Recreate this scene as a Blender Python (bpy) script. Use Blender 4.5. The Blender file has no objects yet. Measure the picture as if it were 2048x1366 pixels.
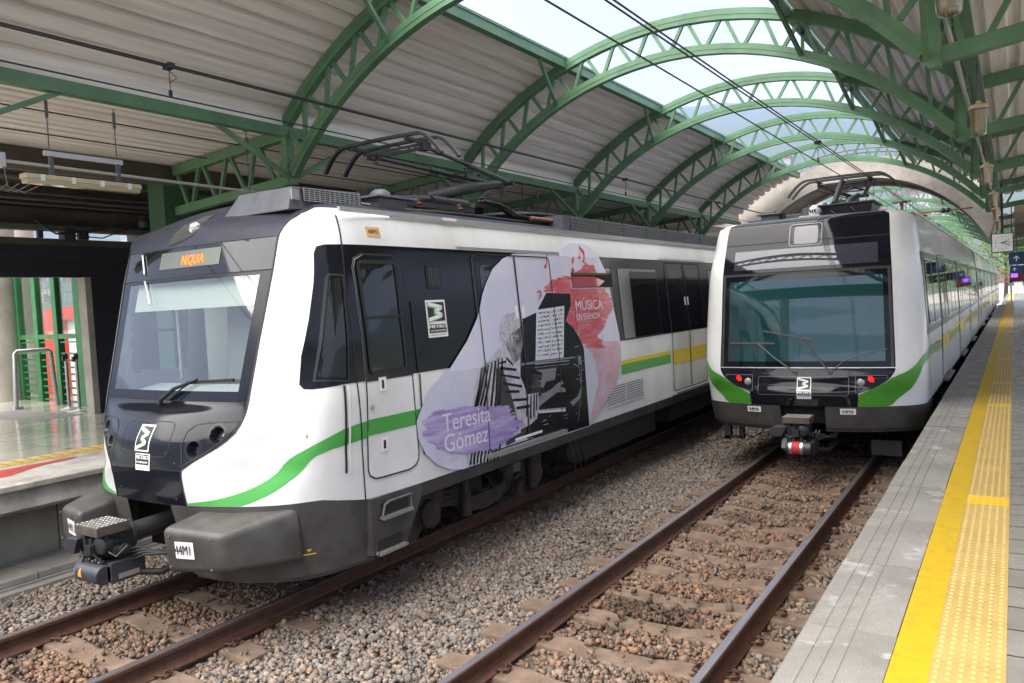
import bpy, bmesh, math, random
import numpy as np
from mathutils import Vector, Matrix
from mathutils.geometry import tessellate_polygon
random.seed(7)
rng = np.random.default_rng(7)
SC = bpy.context.scene
COL = SC.collection

# ------------------------------------------------------------------ camera
F_PX, YAW, PITCH, ROLL = 1573.926, math.radians(-32.651), math.radians(-2.712), math.radians(-2.877)
def basis():
    cy, sy, cp, sp = math.cos(YAW), math.sin(YAW), math.cos(PITCH), math.sin(PITCH)
    f = Vector((sy*cp, cy*cp, sp)); r = Vector((cy, -sy, 0)); u = r.cross(f)
    cr, sr = math.cos(ROLL), math.sin(ROLL)
    return f, r*cr+u*sr, -r*sr+u*cr
_f, _r, _u = basis()
cam = bpy.data.cameras.new('camera'); CAM = bpy.data.objects.new('camera', cam); COL.objects.link(CAM)
cam.sensor_width = 36; cam.lens = F_PX/2048*36; cam.clip_start = .05; cam.clip_end = 20000
m = Matrix((( _r.x, _u.x, -_f.x, 2.568), (_r.y, _u.y, -_f.y, 0), (_r.z, _u.z, -_f.z, 2.543), (0, 0, 0, 1)))
CAM.matrix_world = m
SC.camera = CAM

# ------------------------------------------------------------------ world, sun, exposure
SUN_EL, SUN_AZ = math.radians(60), math.radians(203)
W = bpy.data.worlds.new("World"); SC.world = W; W.use_nodes = True
nt = W.node_tree; nt.nodes.clear()
def wn(t, **k):
    n = nt.nodes.new(t)
    for a, b in k.items(): setattr(n, a, b)
    return n
sky = wn('ShaderNodeTexSky', sky_type='NISHITA', sun_disc=False, sun_elevation=SUN_EL, sun_rotation=SUN_AZ)
sky.air_density = 1.0; sky.dust_density = 2.0
tc = wn('ShaderNodeTexCoord'); mp = wn('ShaderNodeMapping'); mp.inputs['Scale'].default_value = (1.0, 1.0, 2.6)
nz = wn('ShaderNodeTexNoise'); nz.inputs['Scale'].default_value = 2.1; nz.inputs['Detail'].default_value = 7; nz.inputs['Roughness'].default_value = .55
rp = wn('ShaderNodeValToRGB'); rp.color_ramp.elements[0].position = .38; rp.color_ramp.elements[0].color = (.66, .66, .66, 1)
rp.color_ramp.elements[1].position = .56; rp.color_ramp.elements[1].color = (1, 1, 1, 1)
mx = wn('ShaderNodeMix', data_type='RGBA')
sc_ = wn('ShaderNodeVectorMath', operation='SCALE'); sc_.inputs['Scale'].default_value = 1.25
mx.inputs['B'].default_value = (7.75, 7.65, 7.5, 1)
bg = wn('ShaderNodeBackground'); bg.inputs['Strength'].default_value = .062
wo = wn('ShaderNodeOutputWorld')
L = nt.links.new
L(tc.outputs['Generated'], mp.inputs['Vector']); L(mp.outputs['Vector'], nz.inputs['Vector']); L(nz.outputs['Fac'], rp.inputs['Fac'])
L(sky.outputs['Color'], sc_.inputs[0]); L(sc_.outputs['Vector'], mx.inputs['A']); L(rp.outputs['Color'], mx.inputs['Factor'])
L(mx.outputs['Result'], bg.inputs['Color']); L(bg.outputs['Background'], wo.inputs['Surface'])
sl = bpy.data.lights.new('sun', 'SUN'); sl.energy = 4.2; sl.angle = math.radians(85); sl.color = (1, .94, .86)
SUN = bpy.data.objects.new('sun', sl); COL.objects.link(SUN)
_d = Vector((math.sin(SUN_AZ)*math.cos(SUN_EL), math.cos(SUN_AZ)*math.cos(SUN_EL), math.sin(SUN_EL)))
SUN.rotation_euler = _d.to_track_quat('Z', 'Y').to_euler()
vs = SC.view_settings; vs.view_transform = 'Standard'; vs.look = 'None'; vs.exposure = 1.78; vs.gamma = 1; vs.use_curve_mapping = False
SC.cycles.max_bounces = 9; SC.cycles.diffuse_bounces = 7; SC.cycles.glossy_bounces = 4; SC.cycles.transparent_max_bounces = 10
SC.cycles.caustics_reflective = False; SC.cycles.caustics_refractive = False
SC.cycles.sample_clamp_indirect = 6

# ------------------------------------------------------------------ materials
MATS = {}
def mat(name, col, rough=.6, metal=0, var=0, vscale=3, bump=0, bscale=40, stretch=(1, 1, 1), col2=None, vpos=(.35, .65), emit=0, spec=.5, coat=0, fine=0):
    if name in MATS: return MATS[name]
    M = bpy.data.materials.new(name); M.use_nodes = True; MATS[name] = M
    n = M.node_tree; N = n.nodes; P = N['Principled BSDF']; K = n.links.new
    P.inputs['Base Color'].default_value = (*col, 1); P.inputs['Roughness'].default_value = rough
    P.inputs['Metallic'].default_value = metal; P.inputs['Specular IOR Level'].default_value = spec
    P.inputs['Coat Weight'].default_value = coat; P.inputs['Coat Roughness'].default_value = .04
    if emit:
        P.inputs['Emission Color'].default_value = (*col, 1); P.inputs['Emission Strength'].default_value = emit
    if var or col2 or bump:
        t = N.new('ShaderNodeTexCoord'); mpn = N.new('ShaderNodeMapping'); mpn.inputs['Scale'].default_value = stretch
        K(t.outputs['Object'], mpn.inputs['Vector'])
    if var or col2:
        a = N.new('ShaderNodeTexNoise'); a.inputs['Scale'].default_value = vscale; a.inputs['Detail'].default_value = 8; a.inputs['Roughness'].default_value = .62
        K(mpn.outputs['Vector'], a.inputs['Vector'])
        r = N.new('ShaderNodeValToRGB'); r.color_ramp.elements[0].position, r.color_ramp.elements[1].position = vpos
        c2 = col2 or tuple(c*(1-var) for c in col)
        r.color_ramp.elements[0].color = (*c2, 1); r.color_ramp.elements[1].color = (*col, 1)
        K(a.outputs['Fac'], r.inputs['Fac']); K(r.outputs['Color'], P.inputs['Base Color'])
        rr = N.new('ShaderNodeMapRange'); rr.inputs['To Min'].default_value = min(1, rough*1.25+.03); rr.inputs['To Max'].default_value = rough*.85
        K(a.outputs['Fac'], rr.inputs['Value']); K(rr.outputs['Result'], P.inputs['Roughness'])
    if bump:
        b = N.new('ShaderNodeTexNoise'); b.inputs['Scale'].default_value = bscale; b.inputs['Detail'].default_value = 6
        K(mpn.outputs['Vector'], b.inputs['Vector'])
        bn = N.new('ShaderNodeBump'); bn.inputs['Strength'].default_value = bump; bn.inputs['Distance'].default_value = .02
        K(b.outputs['Fac'], bn.inputs['Height']); K(bn.outputs['Normal'], P.inputs['Normal'])
    return M
def glass(name, tint, gloss=.3, rough=.02, refl=(1, 1, 1)):
    M = bpy.data.materials.new(name); M.use_nodes = True; n = M.node_tree; n.nodes.clear(); K = n.links.new
    o = n.nodes.new('ShaderNodeOutputMaterial'); t = n.nodes.new('ShaderNodeBsdfTransparent'); g = n.nodes.new('ShaderNodeBsdfGlossy')
    t.inputs['Color'].default_value = (*tint, 1); g.inputs['Roughness'].default_value = rough; g.inputs['Color'].default_value = (*refl, 1)
    lw = n.nodes.new('ShaderNodeLayerWeight'); lw.inputs['Blend'].default_value = .5
    pw = n.nodes.new('ShaderNodeMath'); pw.operation = 'POWER'; pw.inputs[1].default_value = 3.5; K(lw.outputs['Facing'], pw.inputs[0])
    mr = n.nodes.new('ShaderNodeMapRange'); mr.inputs['To Min'].default_value = gloss; mr.inputs['To Max'].default_value = .85
    mxn = n.nodes.new('ShaderNodeMixShader')
    K(pw.outputs[0], mr.inputs['Value']); K(mr.outputs['Result'], mxn.inputs['Fac']); K(t.outputs[0], mxn.inputs[1]); K(g.outputs[0], mxn.inputs[2]); K(mxn.outputs[0], o.inputs['Surface'])
    MATS[name] = M
    return M
GREEN = mat('green_steel_paint', (.115, .245, .13), .34, var=.35, vscale=2.5, col2=(.085, .175, .095))
SHEET = mat('beige_roof_sheet', (.90, .88, .87), .5, vscale=1.6, stretch=(6, .25, 6), col2=(.66, .61, .58), vpos=(.3, .62), bump=.15, bscale=3)
WHITE = mat('white_train_paint', (.76, .77, .78), .22, vscale=1.3, stretch=(1, 1, .6), col2=(.60, .59, .575), vpos=(.22, .58), coat=.4)
GREYW = WHITE
NAVY = mat('dark_blue_gloss', (.008, .009, .014), .13, spec=.32)
BAND = mat('black_window_band', (.007, .008, .011), .11, spec=.30, var=.3, vscale=.6, bump=.02, bscale=2)
DOME = mat('dark_roof_paint', (.036, .039, .058), .40, var=.3, vscale=4, spec=.35)
LGREEN = mat('livery_green', (.07, .36, .07), .3, coat=.4)
LYEL = mat('livery_yellow', (.80, .58, .02), .3, coat=.4)
SKIRT = mat('dark_grey_plastic', (.068, .065, .061), .46, vscale=3.5, col2=(.040, .037, .034), vpos=(.38, .6), bump=.05, bscale=45)
RUBBER = mat('black_rubber', (.012, .012, .012), .6)
BLACKM = mat('black_metal', (.034, .034, .038), .40, var=.3, vscale=8)
ROOFGREY = mat('grey_equipment_paint', (.11, .113, .135), .5, var=.3, vscale=5)
DIRTY = mat('dusty_brown_metal', (.055, .038, .028), .75, var=.5, vscale=9, bump=.2, bscale=30)
STEEL = mat('brushed_steel', (.55, .55, .56), .28, metal=1, var=.2, vscale=20)
RAILSIDE = mat('rusty_rail', (.10, .042, .024), .62, var=.45, vscale=10, bump=.15, bscale=50)
RAILTOP = mat('polished_rail_head', (.60, .57, .61), .38, metal=1, var=.3, vscale=4, stretch=(10, .4, 1))
CONC = mat('pale_concrete', (.42, .385, .34), .85, vscale=1.8, col2=(.29, .26, .225), bump=.2, bscale=30)
DCONC = mat('brown_concrete', (.105, .085, .065), .9, vscale=1.2, col2=(.06, .048, .038), bump=.2, bscale=20)
SLEEP = mat('sleeper_concrete', (.215, .15, .11), .9, vscale=5, col2=(.125, .085, .06), bump=.4, bscale=60)
YEL = mat('yellow_line_paint', (.50, .325, .006), .55, vscale=14, col2=(.41, .26, .012), vpos=(.3, .5), bump=.1, bscale=120)
WHITEP = mat('white_vinyl', (.8, .8, .8), .35)
TXT = mat('black_vinyl', (.015, .015, .015), .4)
CREAM = mat('cream_lamp_plastic', (.62, .52, .33), .45, var=.2, vscale=6)
ALU = mat('aluminium', (.6, .6, .6), .38, metal=.9, var=.15, vscale=10)

# ------------------------------------------------------------------ mesh building
class MB:
    def __init__(s): s.v = []; s.f = []
    def add(s, vs_, fs):
        o = len(s.v); s.v += [tuple(p) for p in vs_]; s.f += [tuple(i+o for i in f) for f in fs]; return s
    def box(s, a, b):
        (x0, y0, z0), (x1, y1, z1) = a, b
        return s.add([(x0, y0, z0), (x1, y0, z0), (x1, y1, z0), (x0, y1, z0), (x0, y0, z1), (x1, y0, z1), (x1, y1, z1), (x0, y1, z1)],
              [(0, 3, 2, 1), (4, 5, 6, 7), (0, 1, 5, 4), (1, 2, 6, 5), (2, 3, 7, 6), (3, 0, 4, 7)])
    def hexa(s, q):   # 8 corners, bottom 4 then top 4
        return s.add(q, [(0, 3, 2, 1), (4, 5, 6, 7), (0, 1, 5, 4), (1, 2, 6, 5), (2, 3, 7, 6), (3, 0, 4, 7)])
    def bar(s, a, b, w, h=None, up=(0, 0, 1)):
        h = h or w; a = Vector(a); b = Vector(b); d = (b-a).normalized(); u = Vector(up)
        if abs(d.dot(u)) > .98: u = Vector((0, 1, 0)) if abs(d.y) < .9 else Vector((1, 0, 0))
        x = d.cross(u).normalized()*w/2; y = x.cross(d).normalized()*h/2
        return s.add([a-x-y, a+x-y, a+x+y, a-x+y, b-x-y, b+x-y, b+x+y, b-x+y], [(0, 3, 2, 1), (4, 5, 6, 7), (0, 1, 5, 4), (1, 2, 6, 5), (2, 3, 7, 6), (3, 0, 4, 7)])
    def tube(s, pts, r, n=8, caps=True):
        pts = [Vector(p) for p in pts]; rs = r if isinstance(r, (list, tuple)) else [r]*len(pts)
        o = len(s.v); up = None
        for i, p in enumerate(pts):
            d = (pts[min(i+1, len(pts)-1)]-pts[max(i-1, 0)]).normalized()
            if up is None: up = Vector((0, 0, 1)) if abs(d.z) < .9 else Vector((1, 0, 0))
            x = d.cross(up).normalized(); y = x.cross(d).normalized(); up = y
            for k in range(n):
                a = 2*math.pi*k/n; s.v.append(tuple(p+(x*math.cos(a)+y*math.sin(a))*rs[i]))
        for i in range(len(pts)-1):
            for k in range(n):
                a = o+i*n+k; b = o+i*n+(k+1) % n; s.f.append((a, b, b+n, a+n))
        if caps:
            s.f.append(tuple(o+k for k in range(n))[::-1]); e = o+(len(pts)-1)*n; s.f.append(tuple(e+k for k in range(n)))
        return s
    def lathe(s, c, prof, n=20, axis='z'):
        o = len(s.v)
        for r, h in prof:
            for k in range(n):
                a = 2*math.pi*k/n; p = (r*math.cos(a), r*math.sin(a), h)
                if axis == 'x': p = (h, p[0], p[1])
                elif axis == 'y': p = (p[0], h, p[1])
                s.v.append((c[0]+p[0], c[1]+p[1], c[2]+p[2]))
        for i in range(len(prof)-1):
            for k in range(n):
                a = o+i*n+k; b = o+i*n+(k+1) % n; s.f.append((a, b, b+n, a+n))
        s.f.append(tuple(o+k for k in range(n))[::-1]); e = o+(len(prof)-1)*n; s.f.append(tuple(e+k for k in range(n)))
        return s
    def prism(s, poly, axis, a, b):   # poly 2d; axis extruded
        n = len(poly)
        def P(p, h):
            if axis == 'x': return (h, p[0], p[1])
            if axis == 'y': return (p[0], h, p[1])
            return (p[0], p[1], h)
        return s.add([P(p, a) for p in poly]+[P(p, b) for p in poly], [tuple(range(n))[::-1], tuple(range(n, 2*n))]+[(i, (i+1) % n, (i+1) % n+n, i+n) for i in range(n)])
def link(name, me, material, parent=None, smooth=False, bevel=0):
    ob = bpy.data.objects.new(name, me); COL.objects.link(ob)
    if material: me.materials.append(material)
    if parent is not None:
        ob.parent = parent
        w = parent; off = Vector((0, 0, 0))
        while w is not None: off += w.location; w = w.parent
        me.transform(Matrix.Translation(-off))
    if smooth:
        me.polygons.foreach_set('use_smooth', [True]*len(me.polygons))
        if smooth != 'all':
            bpy.context.view_layer.objects.active = ob
            me.set_sharp_from_angle(angle=math.radians(38))
    if bevel:
        b = ob.modifiers.new('bevel', 'BEVEL'); b.width = bevel; b.segments = 2; b.limit_method = 'ANGLE'; b.angle_limit = math.radians(40)
    me.update()
    return ob
def build(name, mb, material, parent=None, smooth=False, bevel=0, fix=True):
    me = bpy.data.meshes.new(name); me.from_pydata(mb.v, [], mb.f); me.update()
    if fix:
        bm = bmesh.new(); bm.from_mesh(me); bmesh.ops.recalc_face_normals(bm, faces=bm.faces); bm.to_mesh(me); bm.free()
    return link(name, me, material, parent, smooth, bevel)
def tag(o, label, cat, group=None, kind=None):
    if label: o['label'] = label
    if cat: o['category'] = cat
    if group: o['group'] = group
    if kind: o['kind'] = kind
    return o
def thing(name, loc, label, cat, group=None):
    o = bpy.data.objects.new(name, None); COL.objects.link(o); o.location = loc; o.empty_display_size = .2
    return tag(o, label, cat, group)
def struct(o): o['kind'] = 'structure'; return o
def copy_tree(o, loc=None, parent=None, label=None, scale=None):
    c = o.copy(); COL.objects.link(c)
    if parent is not None: c.parent = parent
    if loc is not None: c.location = loc
    if label: c['label'] = label
    if scale: c.scale = scale
    for ch in o.children: copy_tree(ch, parent=c)
    return c
def text_mesh(s, size, depth=0, align='CENTER', xs=1):
    cu = bpy.data.curves.new('t', 'FONT'); cu.body = s; cu.size = size; cu.align_x = align; cu.align_y = 'CENTER'; cu.extrude = depth; cu.resolution_u = 3
    ob = bpy.data.objects.new('t', cu); COL.objects.link(ob)
    dg = bpy.context.evaluated_depsgraph_get(); me = bpy.data.meshes.new_from_object(ob.evaluated_get(dg))
    bpy.data.objects.remove(ob); bpy.data.curves.remove(cu)
    if xs != 1: me.transform(Matrix.Diagonal((xs, 1, 1, 1)))
    return me
def put_text(name, s, size, material, parent, fn, xs=1, bold=0, align='CENTER'):
    """fn maps the flat text's (x, y) to a world point"""
    me = text_mesh(s, size, 0, align, xs)
    if bold:
        bm = bmesh.new(); bm.from_mesh(me)
        for dx in (-bold, bold):
            m2 = me.copy(); m2.transform(Matrix.Translation((dx, 0, 0.0004*(1 if dx > 0 else 2)))); bm.from_mesh(m2); bpy.data.meshes.remove(m2)
        bm.to_mesh(me); bm.free()
    for v in me.vertices: v.co = fn(v.co.x, v.co.y, v.co.z)
    me.materials.clear()
    return link(name, me, material, parent)

# ------------------------------------------------------------------ train surfaces
def lerp_tab(x,xs,ys):
    if x<=xs[0]: return ys[0]
    for i in range(1,len(xs)):
        if x<=xs[i]:
            t=(x-xs[i-1])/(xs[i]-xs[i-1]); return ys[i-1]+t*(ys[i]-ys[i-1])
    return ys[-1]
def pchip(x,xs,ys):
    n=len(xs)
    if x<=xs[0]: return ys[0]
    if x>=xs[-1]: return ys[-1]
    i=1
    while x>xs[i]: i+=1
    i-=1
    def d(k):
        if k==0 : return (ys[1]-ys[0])/(xs[1]-xs[0])
        if k==n-1: return (ys[-1]-ys[-2])/(xs[-1]-xs[-2])
        a=(ys[k]-ys[k-1])/(xs[k]-xs[k-1]);b=(ys[k+1]-ys[k])/(xs[k+1]-xs[k])
        return 0 if a*b<=0 else 2*a*b/(a+b)
    h=xs[i+1]-xs[i];t=(x-xs[i])/h
    return ((2*t**3-3*t*t+1)*ys[i]+(t**3-2*t*t+t)*h*d(i)+(-2*t**3+3*t*t)*ys[i+1]+(t**3-t*t)*h*d(i+1))
N1=dict(xc=-3.79,yend=5.7,rows=[
 (0.30,4.10,.62,4.12,1.00,4.22,1.38,4.52),
 (0.97,3.95,.51,3.985,1.00,4.13,1.42,4.46),
 (1.16,3.92,.50,3.955,1.06,4.195,1.44,4.49),
 (1.29,3.905,.505,3.94,1.15,4.28,1.47,4.55),
 (1.36,3.91,.60,3.975,1.17,4.29,1.475,4.56),
 (1.50,3.93,.84,4.09,1.25,4.37,1.51,4.62),
 (1.62,3.99,.97,4.165,1.29,4.42,1.53,4.66),
 (1.75,4.09,1.015,4.225,1.30,4.45,1.54,4.68),
 (1.84,4.19,1.03,4.25,1.30,4.47,1.545,4.70),
 (2.30,4.317,1.05,4.3745,1.29,4.56,1.535,4.78),
 (2.93,4.4905,1.09,4.5450,1.29,4.70,1.475,4.92),
 (3.20,4.565,1.09,4.62,1.28,4.78,1.44,5.00),
 (3.33,4.60,1.14,4.68,1.27,4.82,1.40,5.03),
 (3.43,4.65,1.23,4.82,1.29,4.90,1.35,5.06),
 (3.47,4.71,1.22,4.93,1.28,5.0,1.31,5.15),
 (3.55,4.84,.98,5.05,1.08,5.18,1.13,5.35),
 (3.62,5.02,.70,5.15,.80,5.3,.86,5.45),
 (3.67,5.28,.42,5.34,.50,5.42,.56,5.5),
 (3.70,5.60,.12,5.62,.16,5.65,.20,5.68)],
 wz=[.3,.9,1.9,3.12,3.3,3.43,3.47,3.55,3.62,3.67,3.70],ww=[1.56,1.6,1.6,1.51,1.47,1.42,1.34,1.14,.88,.6,.22])
N2=dict(xc=0.0,yend=12.9,rows=[
 (0.3,11.665,0.7,11.72,1.25,11.98,1.42,12.2),
 (0.895,11.545,0.73,11.6,1.32,11.86,1.49,12.08),
 (1.08,11.515,0.74,11.57,1.35,11.85,1.5,12.06),
 (1.17,11.565,0.98,11.62,1.37,11.83,1.51,12.04),
 (1.3,11.595,1.14,11.65,1.4,11.82,1.52,12.03),
 (1.42,11.625,1.2,11.68,1.42,11.83,1.525,12.03),
 (2,11.705,1.185,11.76,1.41,11.9,1.52,12.1),
 (2.78,11.805,1.165,11.86,1.38,12,1.48,12.2),
 (3.2,11.935,1.14,11.99,1.33,12.14,1.42,12.33),
 (3.52,12.085,1.12,12.14,1.3,12.3,1.38,12.46),
 (3.58,12.165,1.1,12.22,1.28,12.36,1.34,12.5),
 (3.62,12.4,0.9,12.45,1,12.5,1.1,12.6),
 (3.66,12.75,0.3,12.8,0.4,12.82,0.5,12.85)],
 wz=[.3,.895,1.9,3.0,3.45,3.58,3.62,3.66],ww=[1.49,1.53,1.53,1.47,1.40,1.36,1.15,.6])
def npos(N,u,z):
    """u in 0..4: 0 centre,1 B,2 K,3 E,4 S -> (w,y)"""
    R=N['rows'];zs=[r[0] for r in R]
    lin=N['yend']<6 and 1.84<=z<=3.2
    g=lambda k:(lerp_tab if lin else pchip)(z,zs,[r[k] for r in R])
    W=[0,g(2),g(4),g(6),lerp_tab(z,N['wz'],N['ww'])];Y=[g(1),g(3),g(5),g(7),N['yend']]
    W[3]=min(W[3],W[4]-.002)
    if u<=1: return u*W[1],Y[0]+(Y[1]-Y[0])*u*u
    # chordal smooth interpolation (Catmull-Rom), mirrored at C
    i=min(int(u),3);t=u-i
    P=[(-W[1],Y[1])]+list(zip(W,Y))+[(W[4],Y[4]+1)]
    p0,p1,p2,p3=P[i],P[i+1],P[i+2],P[i+3]
    def L(a,b): return max(((a[0]-b[0])**2+(a[1]-b[1])**2)**.25,1e-4)
    t0=0;t1=L(p0,p1);t2=t1+L(p1,p2);t3=t2+L(p2,p3);T=t1+(t2-t1)*t
    o=[]
    for k in (0,1):
        A1=(t1-T)/(t1-t0)*p0[k]+(T-t0)/(t1-t0)*p1[k]
        A2=(t2-T)/(t2-t1)*p1[k]+(T-t1)/(t2-t1)*p2[k]
        A3=(t3-T)/(t3-t2)*p2[k]+(T-t2)/(t3-t2)*p3[k]
        B1=(t2-T)/(t2-t0)*A1+(T-t0)/(t2-t0)*A2
        B2=(t3-T)/(t3-t1)*A2+(T-t1)/(t3-t1)*A3
        o.append((t2-T)/(t2-t1)*B1+(T-t1)/(t2-t1)*B2)
    return o[0],o[1]

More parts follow.
